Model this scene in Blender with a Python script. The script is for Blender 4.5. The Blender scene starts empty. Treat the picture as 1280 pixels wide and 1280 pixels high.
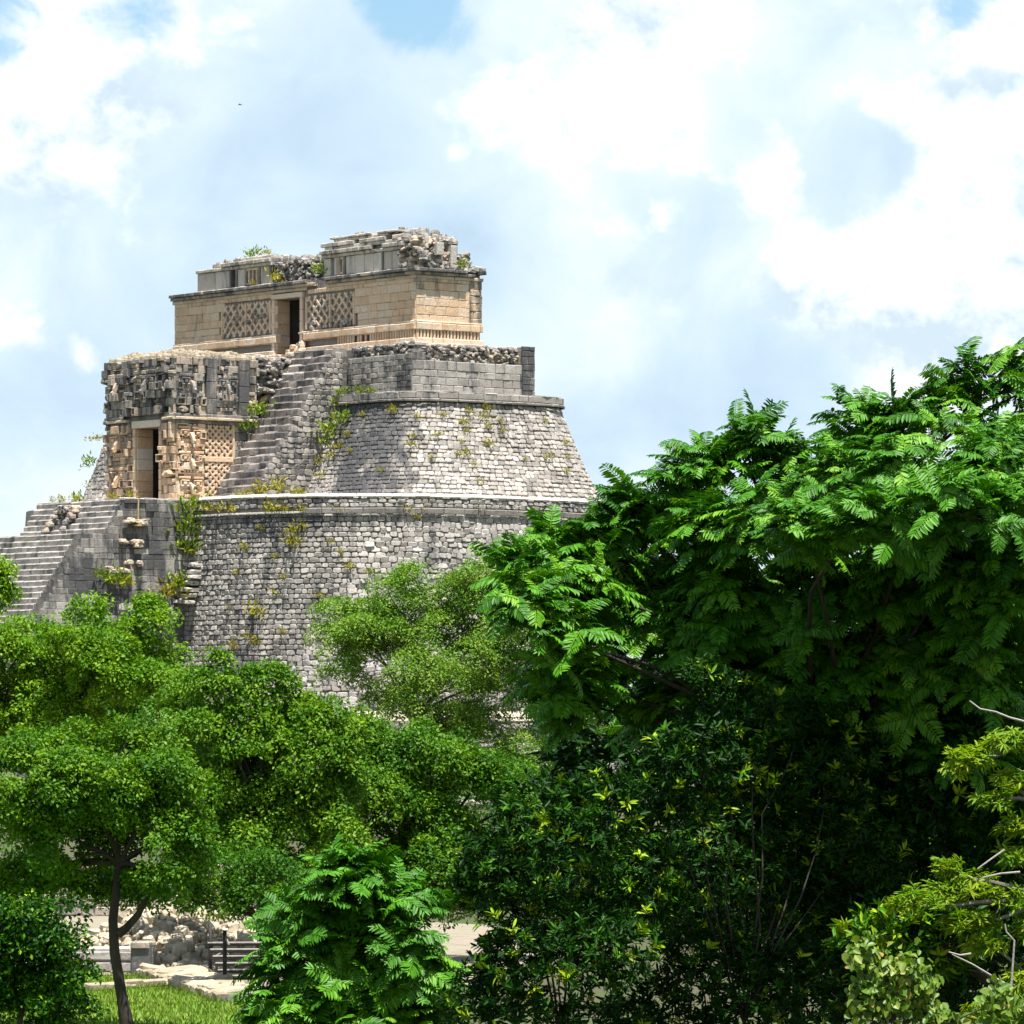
import bpy, math, random
import numpy as np
from mathutils import Vector, Matrix, noise as mnoise

SC = bpy.context.scene
COL = SC.collection
random.seed(11)
RNG = np.random.default_rng(11)
R = random.uniform

# ------------------------------------------------------------------ camera
CAM_Z = 4.83
cd = bpy.data.cameras.new('camera')
cam = bpy.data.objects.new('camera', cd)
COL.objects.link(cam)
cam.location = (0, 0, CAM_Z)
cam.rotation_euler = (math.radians(90), 0, 0)
cd.sensor_width = 36.0
cd.lens = 36.0 * 6300 / 1280
cd.shift_y = 260 / 1280
cd.clip_start = 0.5
cd.clip_end = 9000
SC.camera = cam

# ------------------------------------------------------------------ sun, sky, exposure
SUN_EL, SUN_AZ = math.radians(75), math.radians(20)     # azimuth: to the right of straight behind the camera
sun_dir = Vector((math.sin(SUN_AZ) * math.cos(SUN_EL), -math.cos(SUN_AZ) * math.cos(SUN_EL), math.sin(SUN_EL)))
sd = bpy.data.lights.new('sun', 'SUN')
sd.energy = 5.0
sd.angle = math.radians(0.5)
sd.color = (1.0, 0.955, 0.89)
sun = bpy.data.objects.new('sun', sd)
COL.objects.link(sun)
sun.rotation_euler = sun_dir.to_track_quat('Z', 'Y').to_euler()
sun.location = (20, -20, 60)

SC.view_settings.view_transform = 'Standard'
SC.view_settings.look = 'None'
SC.view_settings.gamma = 1.0
SC.view_settings.use_curve_mapping = False
SC.view_settings.exposure = 1.40
SC.render.engine = 'CYCLES'
SC.cycles.max_bounces = 5
SC.cycles.diffuse_bounces = 2
SC.cycles.glossy_bounces = 2
SC.cycles.transmission_bounces = 3
SC.cycles.use_denoising = True
SC.cycles.use_adaptive_sampling = True


class NT:
    """small node-tree helper"""
    def __init__(self, tree):
        self.t = tree
        self.n = tree.nodes
        self.l = tree.links

    def new(self, typ, **kw):
        nd = self.n.new(typ)
        for k, v in kw.items():
            setattr(nd, k, v)
        return nd

    def put(self, sock, val):
        if isinstance(val, bpy.types.NodeSocket):
            self.l.new(val, sock)
        else:
            sock.default_value = val

    def math(self, op, a, b=0.0, c=None, clamp=False):
        nd = self.new('ShaderNodeMath', operation=op, use_clamp=clamp)
        self.put(nd.inputs[0], a)
        self.put(nd.inputs[1], b)
        if c is not None:
            self.put(nd.inputs[2], c)
        return nd.outputs[0]

    def noise(self, vec, scale, detail=4, rough=0.55, dist=0.0):
        nd = self.new('ShaderNodeTexNoise')
        if vec is not None:
            self.l.new(vec, nd.inputs['Vector'])
        nd.inputs['Scale'].default_value = scale
        nd.inputs['Detail'].default_value = detail
        nd.inputs['Roughness'].default_value = rough
        nd.inputs['Distortion'].default_value = dist
        return nd.outputs['Fac']

    def ramp(self, fac, stops, interp='LINEAR'):
        nd = self.new('ShaderNodeValToRGB')
        cr = nd.color_ramp
        cr.interpolation = interp
        while len(cr.elements) < len(stops):
            cr.elements.new(0.5)
        for e, (p, c) in zip(cr.elements, stops):
            e.position = p
            e.color = (*c, 1) if len(c) == 3 else c
        self.l.new(fac, nd.inputs['Fac'])
        return nd.outputs['Color']

    def maprange(self, v, a, b, c=0.0, d=1.0, smooth=True):
        nd = self.new('ShaderNodeMapRange')
        nd.interpolation_type = 'SMOOTHSTEP' if smooth else 'LINEAR'
        self.put(nd.inputs[0], v)
        for i, x in enumerate((a, b, c, d)):
            nd.inputs[1 + i].default_value = x
        return nd.outputs[0]

    def mix(self, fac, a, b, mode='MIX'):
        nd = self.new('ShaderNodeMix', data_type='RGBA', blend_type=mode)
        self.put(nd.inputs[0], fac)
        self.put(nd.inputs[6], a if isinstance(a, bpy.types.NodeSocket) else (*a, 1))
        self.put(nd.inputs[7], b if isinstance(b, bpy.types.NodeSocket) else (*b, 1))
        return nd.outputs[2]

    def vmath(self, op, a, b):
        nd = self.new('ShaderNodeVectorMath', operation=op)
        self.put(nd.inputs[0], a)
        self.put(nd.inputs[1], b)
        return nd.outputs['Value'] if op in ('DISTANCE', 'LENGTH', 'DOT_PRODUCT') else nd.outputs['Vector']


def sky_dir(px, py):
    return Vector(((px - 640) / 6300, 1.0, (900 - py) / 6300)).normalized()


def build_world():
    w = bpy.data.worlds.new('World')
    SC.world = w
    w.use_nodes = True
    w.node_tree.nodes.clear()
    t = NT(w.node_tree)
    sky = t.new('ShaderNodeTexSky', sky_type='NISHITA')
    sky.sun_disc = False
    sky.sun_elevation = SUN_EL
    sky.sun_rotation = math.pi - SUN_AZ
    sky.air_density = 1.0
    sky.dust_density = 0.6
    sky.ozone_density = 1.5
    co = t.new('ShaderNodeTexCoord').outputs['Generated']
    sep = t.new('ShaderNodeSeparateXYZ')
    t.l.new(co, sep.inputs[0])
    stretch = t.vmath('MULTIPLY', co, (1.0, 1.0, 1.15))

    def puffs(vec):
        wob = t.noise(vec, 60, 4, 0.6)
        wc = t.new('ShaderNodeCombineXYZ')
        w1 = t.math('MULTIPLY_ADD', wob, 0.012, -0.006)
        for k in range(3):
            t.l.new(w1, wc.inputs[k])
        v2 = t.vmath('ADD', vec, wc.outputs[0])
        vo = t.new('ShaderNodeTexVoronoi', feature='F1')
        t.l.new(v2, vo.inputs['Vector'])
        vo.inputs['Scale'].default_value = 34
        vo.inputs['Detail'].default_value = 3
        vo.inputs['Roughness'].default_value = 0.5
        n = t.noise(vec, 15, 10, 0.58, 0.15)
        return t.math('ADD', t.math('MULTIPLY', n, 0.78), t.math('MULTIPLY_ADD', vo.outputs['Distance'], -0.20, 0.20))
    h = puffs(stretch)
    r0 = t.noise(stretch, 22, 6, 0.6, 0.1)
    r1 = t.noise(t.vmath('ADD', stretch, (0.0025, 0.0, 0.0075)), 22, 6, 0.6, 0.1)
    fine = t.noise(stretch, 75, 8, 0.62, 0.3)
    wide = t.noise(stretch, 8.0, 3, 0.5, 0.1)

    def blob(px, py, r, hard=0.1):
        d = t.vmath('DISTANCE', co, sky_dir(px, py))
        return t.maprange(d, r / 6300 * hard, r / 6300, 1.0, 0.0)
    # a soft high veil, thin enough in places to let the blue through
    vb = t.math('ADD', t.math('MULTIPLY', wide, 0.55), t.math('MULTIPLY', t.noise(stretch, 30, 6, 0.55, 0.4), 0.45))
    for (px, py, r, k) in ((300, 200, 270, .08), (45, 520, 140, .13), (890, 490, 230, .08), (1080, 210, 130, .16), (620, 330, 180, .08), (720, 560, 120, .12), (500, 230, 180, .09), (190, 380, 200, .08)):
        vb = t.math('SUBTRACT', vb, t.math('MULTIPLY', blob(px, py, r), k))
    for (px, py, r, k) in ((900, 100, 420, .14), (1150, 350, 260, .10), (50, 620, 160, .1), (650, 420, 220, .06)):
        vb = t.math('ADD', vb, t.math('MULTIPLY', blob(px, py, r), k))
    veil = t.ramp(t.maprange(vb, 0.32, 0.66, 0, 1, False), [(0.0, (.46, .61, .75)), (0.45, (.62, .755, .86)), (1.0, (.92, .96, .97))])
    # heaped clouds in front of it: sunlit heads, greyer bases, fairly crisp edges
    cov = t.math('ADD', h, t.math('MULTIPLY_ADD', fine, 0.20, -0.10))
    cov = t.math('ADD', cov, t.math('MULTIPLY_ADD', wide, 0.3, -0.15))
    for (px, py, r, k) in ((930, 90, 420, .13), (150, 160, 170, .13), (1150, 360, 240, .10), (700, 150, 220, .07), (1230, 120, 230, .1), (60, 60, 170, .08), (20, 190, 140, .12), (420, 150, 150, .05), (20, 420, 110, .06), (740, 420, 170, .05), (40, 600, 130, .06), (380, 60, 130, .04)):
        cov = t.math('ADD', cov, t.math('MULTIPLY', blob(px, py, r), k))
    for (px, py, r, k) in ((300, 230, 190, .07), (45, 510, 110, .12), (890, 490, 200, .07), (1080, 210, 110, .14), (620, 330, 150, .03), (720, 560, 110, .1)):
        cov = t.math('SUBTRACT', cov, t.math('MULTIPLY', blob(px, py, r), k))
    heap = t.maprange(cov, 0.44, 0.565)
    relief = t.math('SUBTRACT', r0, r1)
    sh = t.math('MULTIPLY_ADD', relief, 6.5, 0.62)
    sh = t.math('ADD', sh, t.math('MULTIPLY_ADD', fine, 0.5, -0.25))
    hcol = t.ramp(sh, [(0.0, (.56, .68, .78)), (0.3, (.72, .81, .87)), (0.62, (.93, .96, .97)), (1.0, (1.10, 1.09, 1.07))])
    ccol = t.mix(t.math('MULTIPLY', heap, 0.92), veil, hcol)
    # open blue: small ragged gaps here, more of them higher up where one looks through the layer instead of along it
    gap = t.math('SUBTRACT', t.math('MULTIPLY_ADD', t.noise(stretch, 32, 8, 0.6, 0.5), 1.7, -0.85), t.math('MULTIPLY_ADD', h, 1.0, -0.5))
    gap = t.math('ADD', gap, t.maprange(sep.outputs['Z'], 0.16, 0.7, -0.60, 0.22, False))
    for (px, py, r, k) in ((515, 5, 150, .95), (1196, 5, 100, .9), (-10, 5, 170, .85), (205, -5, 150, .75), (1055, 140, 120, .5)):
        gap = t.math('ADD', gap, t.math('MULTIPLY', blob(px, py, r, 0.0), k))
    gm = t.maprange(gap, 0.0, 0.36, 0.0, 0.9)
    K = 6.7
    ccol = t.mix(1.0, ccol, (K, K, K), 'MULTIPLY')
    blue = t.mix(1.0, sky.outputs['Color'], (0.70, 0.84, 0.88), 'MULTIPLY')
    col = t.mix(gm, ccol, blue)
    bg = t.new('ShaderNodeBackground')
    bg.inputs['Strength'].default_value = 0.07
    t.l.new(col, bg.inputs['Color'])
    out = t.new('ShaderNodeOutputWorld')
    t.l.new(bg.outputs[0], out.inputs['Surface'])


build_world()


# ------------------------------------------------------------------ materials
def new_mat(name):
    m = bpy.data.materials.new(name)
    m.use_nodes = True
    m.node_tree.nodes.clear()
    t = NT(m.node_tree)
    out = t.new('ShaderNodeOutputMaterial')
    return m, t, out


def attr(t, name):
    nd = t.new('ShaderNodeAttribute', attribute_name=name)
    return nd.outputs['Fac']


def stone_mat(name, stops, stain=(.085, .088, .096), bump=0.5, stain_gain=1.0, wear=0.55):
    m, t, out = new_mat(name)
    pos = t.new('ShaderNodeNewGeometry').outputs['Position']
    stops = [(p, tuple(c * 0.80 for c in col)) for p, col in stops]
    stain = tuple(c * 0.62 for c in stain)
    tone = attr(t, 'tone')
    n1 = t.noise(pos, 2.2, 6, 0.62)
    n2 = t.noise(pos, 9.0, 5, 0.6)
    f = t.math('ADD', tone, t.math('MULTIPLY', t.math('SUBTRACT', n1, 0.5), wear))
    col = t.ramp(f, stops)
    k = t.math('MULTIPLY_ADD', n2, 0.7, 0.66)
    kc = t.new('ShaderNodeCombineColor')
    for i in range(3):
        t.l.new(k, kc.inputs[i])
    col = t.mix(1.0, col, kc.outputs[0], 'MULTIPLY')
    # lichen and rain stains: runs that follow gravity, broken by noise
    runs = t.noise(t.vmath('MULTIPLY', pos, (1.0, 1.0, 0.22)), 1.5, 5, 0.65, 0.3)
    s = t.math('ADD', t.math('MULTIPLY', attr(t, 'stain'), stain_gain), t.math('MULTIPLY_ADD', runs, 2.2, -1.1))
    s = t.math('ADD', s, t.math('MULTIPLY_ADD', n2, 0.8, -0.4))
    sm = t.maprange(s, 0.16, 0.80, 0.0, 0.90)
    col = t.mix(sm, col, stain)
    b = t.new('ShaderNodeBsdfPrincipled')
    t.l.new(col, b.inputs['Base Color'])
    b.inputs['Roughness'].default_value = 0.92
    b.inputs['Specular IOR Level'].default_value = 0.2
    bn = t.new('ShaderNodeBump')
    bn.inputs['Strength'].default_value = bump
    bn.inputs['Distance'].default_value = 0.06
    hsum = t.math('ADD', t.noise(pos, 5.0, 7, 0.65), t.math('MULTIPLY', t.noise(pos, 22.0, 3, 0.6), 0.3))
    t.l.new(hsum, bn.inputs['Height'])
    t.l.new(bn.outputs[0], b.inputs['Normal'])
    t.l.new(b.outputs[0], out.inputs['Surface'])
    return m


def leaf_mat(name, stops, rough=0.42, trans=0.30, spec=0.45, tint=(1.25, 1.05, .45)):
    m, t, out = new_mat(name)
    stops = [(p, tuple(c * 0.74 for c in col)) for p, col in stops]
    tone = attr(t, 'tone')
    pos = t.new('ShaderNodeNewGeometry').outputs['Position']
    f = t.math('ADD', tone, t.math('MULTIPLY_ADD', t.noise(pos, 3.0, 3), 0.3, -0.15))
    col = t.ramp(f, stops)
    b = t.new('ShaderNodeBsdfPrincipled')
    t.l.new(col, b.inputs['Base Color'])
    b.inputs['Roughness'].default_value = rough
    b.inputs['Specular IOR Level'].default_value = spec
    tr = t.new('ShaderNodeBsdfTranslucent')
    t.l.new(t.mix(1.0, col, tint, 'MULTIPLY'), tr.inputs['Color'])
    mx = t.new('ShaderNodeMixShader')
    mx.inputs[0].default_value = trans
    t.l.new(b.outputs[0], mx.inputs[1])
    t.l.new(tr.outputs[0], mx.inputs[2])
    t.l.new(mx.outputs[0], out.inputs['Surface'])
    return m


def plain_mat(name, stops, scale=6.0, rough=0.9, bump=0.3, vec_scale=(1, 1, 1), spec=0.25, dist=0.03):
    m, t, out = new_mat(name)
    pos = t.new('ShaderNodeNewGeometry').outputs['Position']
    stops = [(p, tuple(c * 0.68 for c in col)) for p, col in stops]
    v = t.vmath('MULTIPLY', pos, vec_scale)
    n = t.noise(v, scale, 7, 0.62, 0.2)
    col = t.ramp(n, stops)
    b = t.new('ShaderNodeBsdfPrincipled')
    t.l.new(col, b.inputs['Base Color'])
    b.inputs['Roughness'].default_value = rough
    b.inputs['Specular IOR Level'].default_value = spec
    bn = t.new('ShaderNodeBump')
    bn.inputs['Strength'].default_value = bump
    bn.inputs['Distance'].default_value = dist
    t.l.new(t.noise(v, scale * 3, 5, 0.6), bn.inputs['Height'])
    t.l.new(bn.outputs[0], b.inputs['Normal'])
    t.l.new(b.outputs[0], out.inputs['Surface'])
    return m


GREY = [(0.0, (.15, .138, .126)), (0.25, (.245, .222, .200)), (0.55, (.345, .315, .285)), (0.8, (.43, .397, .360)), (1.0, (.52, .485, .445))]
TAN = [(0.0, (.37, .23, .14)), (0.3, (.57, .385, .245)), (0.6, (.68, .49, .335)), (0.85, (.69, .55, .42)), (1.0, (.69, .61, .52))]
MIXED = [(0.0, (.16, .158, .16)), (0.25, (.29, .27, .25)), (0.5, (.42, .365, .31)), (0.75, (.54, .425, .30)), (1.0, (.58, .49, .39))]
M = {
    'grey': stone_mat('limestone_grey', GREY),
    'tan': stone_mat('limestone_tan', TAN, stain=(.19, .175, .165), wear=.8),
    'mixed': stone_mat('limestone_weathered', MIXED, stain=(.095, .10, .11)),
    'steps': stone_mat('limestone_steps', [(0.0, (.13, .11, .10)), (0.3, (.21, .178, .16)), (0.65, (.29, .255, .235)), (1.0, (.40, .365, .335))]),
    'core': stone_mat('mortar', [(0, (.22, .20, .18)), (1, (.33, .305, .275))]),
    'pale': stone_mat('limestone_pale', [(0, (.36, .31, .255)), (.5, (.53, .475, .41)), (1, (.66, .61, .55))], stain=(.16, .155, .15), wear=.7),
    'rubble': stone_mat('rubble_pale', [(0, (.20, .16, .105)), (.5, (.36, .30, .215)), (1, (.46, .405, .31))], stain=(.14, .12, .085), bump=.3),
    'bark': plain_mat('bark', [(.2, (.022, .017, .013)), (.7, (.06, .050, .040)), (1, (.11, .095, .08))], 5, .95, .6, (1, 1, .25)),
    'bark_pale': plain_mat('bark_pale', [(.2, (.12, .105, .09)), (.7, (.27, .245, .215)), (1, (.36, .33, .30))], 6, .9, .5, (1, 1, .3)),
    'twig': plain_mat('dead_twig', [(.2, (.30, .27, .24)), (.8, (.52, .48, .44))], 8, .9, .3),
    'dark_wood': plain_mat('dark_wood', [(.2, (.016, .014, .013)), (.8, (.045, .038, .033))], 9, .6, .3, (.3, 1, 3)),
    'pale_wood': plain_mat('pale_wood', [(.2, (.45, .34, .14)), (.8, (.62, .50, .25))], 9, .7, .2, (3, 3, .4)),
    'earth': plain_mat('earth', [(.25, (.050, .045, .026)), (.45, (.075, .070, .036)), (.6, (.050, .080, .016)), (.8, (.065, .105, .018))], .35, .95, .5, dist=.1),
    'path': plain_mat('dusty_earth', [(.25, (.20, .165, .12)), (.5, (.30, .255, .20)), (.75, (.16, .17, .07))], 1.3, .95, .4, dist=.05),
    'turf': plain_mat('turf', [(.25, (.07, .15, .012)), (.5, (.13, .23, .016)), (.68, (.20, .24, .045)), (.8, (.22, .19, .09))], .7, .9, .6, dist=.05),
    'blade': leaf_mat('grass_blade', [(0, (.08, .17, .010)), (.6, (.15, .27, .016)), (1, (.24, .32, .04))], .6, .35, .2),
    'weed': leaf_mat('weed', [(0, (.14, .17, .014)), (.5, (.30, .31, .02)), (1, (.48, .40, .05))], .6, .3, .2, (1.1, 1.0, .5)),
    'weed_green': leaf_mat('weed_green', [(0, (.06, .15, .010)), (.6, (.17, .29, .014)), (1, (.36, .42, .03))], .55, .3, .3),
    'frond': leaf_mat('frond_leaf', [(0, (.016, .09, .003)), (.5, (.052, .20, .004)), (.85, (.088, .285, .007)), (1, (.15, .34, .014))], .5, .18, .22, (1.1, 1.15, .35)),
    'small': leaf_mat('small_leaf', [(0, (.026, .115, .003)), (.5, (.078, .212, .004)), (.85, (.155, .30, .007)), (1, (.22, .37, .016))], .55, .32, .2, (1.1, 1.15, .35)),
    'bright': leaf_mat('bright_leaf', [(0, (.046, .15, .003)), (.5, (.108, .262, .004)), (.85, (.195, .355, .009)), (1, (.27, .41, .02))], .55, .34, .2, (1.1, 1.12, .35)),
    'wispy': leaf_mat('wispy_leaf', [(0, (.055, .165, .010)), (.5, (.115, .265, .016)), (.85, (.19, .345, .030)), (1, (.26, .38, .06))], .6, .36, .2, (1.1, 1.12, .4)),
    'gloss': leaf_mat('glossy_leaf', [(0, (.005, .026, .002)), (.5, (.011, .056, .003)), (.8, (.060, .20, .005)), (1, (.30, .42, .010))], .45, .16, .09, (1.1, 1.1, .4)),  # dark leaf, low stops blackened to put under-canopy shade into the colour
    'feather': leaf_mat('feathery_leaf', [(0, (.08, .21, .006)), (.5, (.17, .32, .008)), (1, (.34, .43, .016))], .55, .38, .2, (1.0, 1.15, .4)),
    'vine': leaf_mat('vine_leaf', [(0, (.06, .15, .010)), (.5, (.13, .24, .02)), (.85, (.26, .33, .05)), (1, (.34, .27, .05))], .45, .34, .3, (1.0, 1.12, .4)),
}


# ------------------------------------------------------------------ object helpers
def tag(o, label=None, cat=None, group=None, kind=None):
    if label: o['label'] = label
    if cat: o['category'] = cat
    if group: o['group'] = group
    if kind: o['kind'] = kind
    return o


def thing(name, loc, label, cat, group=None):
    o = bpy.data.objects.new(name, None)
    COL.objects.link(o)
    o.location = loc
    o.empty_display_size = 0.3
    return tag(o, label, cat, group)


def link_mesh(name, me, mat, parent=None):
    o = bpy.data.objects.new(name, me)
    COL.objects.link(o)
    if mat is not None and not me.materials:
        me.materials.append(mat)
    if parent is not None:
        o.parent = parent
    return o


def world_base(parent):
    p = Vector((0, 0, 0))
    while parent is not None:
        p += parent.location
        parent = parent.parent
    return p


class MB:
    """collects pieces (world coordinates) and links them as ONE mesh object"""
    def __init__(self):
        self.v, self.f, self.t, self.s, self.n = [], [], [], [], 0

    def add(self, V, F, tone=0.5, stain=0.0):
        k = len(V)
        self.v.append(np.asarray(V, float))
        n = self.n
        self.f.extend([tuple(i + n for i in f) for f in F])
        self.t.append(np.full(k, tone))
        self.s.append(np.full(k, stain))
        self.n += k

    def piece(self, p):
        self.add(p['V'], p['F'], p['tone'], p['stain'])

    def build(self, name, mat, parent=None, smooth=False):
        base = world_base(parent)
        V = np.concatenate(self.v) - np.array(base)
        me = bpy.data.meshes.new(name)
        me.from_pydata(V.tolist(), [], self.f)
        a = me.attributes.new('tone', 'FLOAT', 'POINT')
        a.data.foreach_set('value', np.concatenate(self.t).astype(np.float32))
        a = me.attributes.new('stain', 'FLOAT', 'POINT')
        a.data.foreach_set('value', np.concatenate(self.s).astype(np.float32))
        if smooth:
            me.polygons.foreach_set('use_smooth', np.ones(len(me.polygons), bool))
        me.update()
        return link_mesh(name, me, mat, parent)


def np_mesh(name, V, F, tone):
    """V (N,3), F (M,k) arrays -> mesh with a tone attribute"""
    me = bpy.data.meshes.new(name)
    k = F.shape[1]
    me.vertices.add(len(V))
    me.vertices.foreach_set('co', V.astype(np.float32).ravel())
    me.loops.add(F.size)
    me.loops.foreach_set('vertex_index', F.astype(np.int32).ravel())
    me.polygons.add(len(F))
    me.polygons.foreach_set('loop_start', (np.arange(len(F)) * k).astype(np.int32))
    a = me.attributes.new('tone', 'FLOAT', 'POINT')
    a.data.foreach_set('value', tone.astype(np.float32))
    me.update(calc_edges=True)
    return me


# ------------------------------------------------------------------ frames: world points from measured pixels, pyramid plan axes
def at(x, y, d):
    return Vector(((x - 640) / 6300 * d, d, CAM_Z + (900 - y) / 6300 * d))


def proj(p):
    return 640 + 6300 * p[0] / p[1], 900 - 6300 * (p[2] - CAM_Z) / p[1]


ANG = math.radians(38.3)
U = np.array((-math.sin(ANG), math.cos(ANG), 0.0))     # along the stair front, away to the left
V_ = np.array((math.cos(ANG), math.sin(ANG), 0.0))     # along the side, away to the right
ZV = np.array((0.0, 0.0, 1.0))
O0 = np.array((-5.33, 280.0, 0.0))


def W(u, v, z):
    return O0 + U * u + V_ * v + ZV * z


def nz(p, s=1.0, o=0.0):
    return mnoise.noise(Vector((p[0] * s + o, p[1] * s, p[2] * s)))


# ------------------------------------------------------------------ stones
def piece(V, F, tone, stain, c, area):
    return dict(V=V, F=F, tone=tone, stain=stain, c=c, area=area)


def rubble_stone(P, T, B, N, w, h, d, tone, stain, n=8, sq=0.50):
    th = np.arange(n) / n * 2 * np.pi + math.pi / n + R(-.15, .15)
    cx, sy = np.cos(th), np.sin(th)
    x = np.sign(cx) * np.abs(cx) ** sq * w / 2
    y = np.sign(sy) * np.abs(sy) ** sq * h / 2
    j = 1 + RNG.uniform(-.12, .10, n)
    x, y = x * j, y * j
    tilt = R(-.18, .18)
    rings = []
    for sc, dz in ((1.02, -0.10), (.99, d * .45), (.78, d)):
        zz = dz + RNG.uniform(-.12, .12, n) * d * (dz > 0) + tilt * y * (dz > 0)
        rings.append(P + np.outer(x * sc, T) + np.outer(y * sc, B) + np.outer(zz, N))
    V = np.concatenate(rings + [(P + N * d * 1.06)[None]])
    F = []
    for r in (0, n):
        for i in range(n):
            k = (i + 1) % n
            F.append((r + i, r + k, r + n + k, r + n + i))
    for i in range(n):
        F.append((2 * n + i, 2 * n + (i + 1) % n, 3 * n))
    return piece(V, F, tone, stain, P, w * h)


def block(P, T, B, N, w, h, d, tone, stain, ch=0.03, back=0.06, jit=0.012):
    hw, hh = w / 2, h / 2
    xs = np.array((-hw, hw, hw, -hw)) + RNG.uniform(-jit, jit, 4)
    ys = np.array((-hh, -hh, hh, hh)) + RNG.uniform(-jit, jit, 4)
    rings = []
    for ins, dz in ((0, -back), (0, d - ch), (ch, d)):
        kx, ky = 1 - ins / hw, 1 - ins / hh
        rings.append(P + np.outer(xs * kx, T) + np.outer(ys * ky, B) + np.outer(np.full(4, dz) + RNG.uniform(-jit, jit, 4) * (dz > 0) * .6, N))
    V = np.concatenate(rings)
    F = []
    for r in (0, 4):
        for i in range(4):
            k = (i + 1) % 4
            F.append((r + i, r + k, r + 4 + k, r + 4 + i))
    F.append((8, 9, 10, 11))
    return piece(V, F, tone, stain, P, w * h)


BOXF = [(0, 3, 2, 1), (4, 5, 6, 7), (0, 1, 5, 4), (1, 2, 6, 5), (2, 3, 7, 6), (3, 0, 4, 7)]


def ubox(mb, u0, u1, v0, v1, z0, z1, tone=0.5, stain=0.0, jit=0.0, taper=0.0):
    """box in the pyramid plan axes"""
    c = [(u1, v0, z0), (u0, v0, z0), (u0, v1, z0), (u1, v1, z0), (u1 - taper, v0 + taper, z1), (u0 + taper, v0 + taper, z1), (u0 + taper, v1 - taper, z1), (u1 - taper, v1 - taper, z1)]
    V = np.array([W(*p) for p in c]) + RNG.uniform(-jit, jit, (8, 3))
    mb.add(V, BOXF, tone, stain)


def ubox_piece(u0, u1, v0, v1, z0, z1, tone, stain=0.0, jit=0.0, ch=0.03):
    """chamfered stone bar with a worn top edge"""
    c = [(u1, v0), (u0, v0), (u0, v1), (u1, v1)]
    ci = [(u1 - ch, v0 + ch * 1.4), (u0 + ch, v0 + ch * 1.4), (u0 + ch, v1), (u1 - ch, v1)]
    V = np.array([W(a, b, z0) for a, b in c] + [W(a, b, z1 - ch) for a, b in c] + [W(a, b, z1) for a, b in ci]) + RNG.uniform(-jit, jit, (12, 3))
    F = [(0, 1, 5, 4), (1, 2, 6, 5), (2, 3, 7, 6), (3, 0, 4, 7), (4, 5, 9, 8), (5, 6, 10, 9), (6, 7, 11, 10), (7, 4, 8, 11), (8, 9, 10, 11), (0, 3, 2, 1)]
    return piece(V, F, tone, stain, V.mean(0), abs(u1 - u0) * (z1 - z0))


def emit(pieces, name, mat, parent, limit=300, seen=None, rest_name='stonework', gain=None):
    """the pieces that show largest become parts of their own, the rest one joined part"""
    def score(p):
        if seen is not None and not seen(*proj(p['c'])):
            return 0.0
        return p['area'] / p['c'][1] ** 2 * (gain(p) if gain else 1.0)
    order = sorted(pieces, key=score, reverse=True)
    hero = [p for p in order[:limit] if score(p) > 0]
    hid = set(id(p) for p in hero)
    rest = [p for p in pieces if id(p) not in hid]
    for p in hero:
        mb = MB()
        mb.piece(p)
        mb.build(name, mat, parent)
    if rest:
        mb = MB()
        for p in rest:
            mb.piece(p)
        o = mb.build(rest_name, mat, parent)
        o['kind'] = 'stuff'


def front(v):       # a wall plane facing the stair side: (s = u, z)
    return lambda u, z: W(u, v, z), -U, -V_


def side(u):        # a wall plane facing right: (s = v, z)
    return lambda v, z: W(u, v, z), V_, -U


def lay(plane, s0, s1, z0, z1, ch, bw, d, tone=(.3, .8), stain=lambda s, z: 0.0, holes=(), gap=0.015, style='block', jd=0.02, zlim=None):
    fn, T, N = plane
    out = []
    z = z0
    while z < z1 - 0.05:
        h = min(R(ch[0], ch[1]), z1 - z)
        if z1 - z - h < ch[0] * .5:
            h = z1 - z
        s = s0 - R(0, bw[0])
        while s < s1:
            w = R(bw[0], bw[1])
            a, b = max(s, s0), min(s + w, s1)
            s += w
            if b - a < 0.06:
                continue
            cz, cs = z + h / 2, (a + b) / 2
            if any(h0 - .01 < cs < h1 + .01 and g0 < cz < g1 for (h0, h1, g0, g1) in holes):
                continue
            if zlim is not None and cz > zlim(cs):
                continue
            P = fn(cs, cz)
            tn, st = R(*tone) + .12 * nz(P, .35), stain(cs, cz)
            if style == 'block':
                out.append(block(P, T, ZV, N, b - a - gap, h - gap, d + R(-jd, jd), tn, st))
            else:
                out.append(rubble_stone(P, T, ZV, N, (b - a) * R(.95, 1.12), h * R(.95, 1.2), d * R(.6, 1.5), tn, st))
        z += h
    return out


# ------------------------------------------------------------------ the pyramid's bodies
def perim(par, far=False, bulge=0.0):
    """half of a rounded rectangle in plan, from the middle of the stair front round the near (or far) end to the back"""
    u0, v0, v1, u1, r = par
    um = (u0 + u1) / 2
    pts = []
    for t in np.linspace(0, 1, 24, endpoint=False): pts.append((um + (u0 + r - um) * t, v0))
    for a in np.linspace(0, math.pi / 2, 30, endpoint=False): pts.append((u0 + r - r * math.sin(a), v0 + r - r * math.cos(a)))
    for t in np.linspace(0, 1, 30, endpoint=False): pts.append((u0, v0 + r + (v1 - v0 - 2 * r) * t))
    for a in np.linspace(0, math.pi / 2, 30, endpoint=False): pts.append((u0 + r - r * math.cos(a), v1 - r + r * math.sin(a)))
    for t in np.linspace(0, 1, 24): pts.append((u0 + r + (um - u0 - r) * t, v1))
    p = np.array(pts)
    if far:
        p[:, 0] = 2 * um - p[:, 0]
    return p


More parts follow.
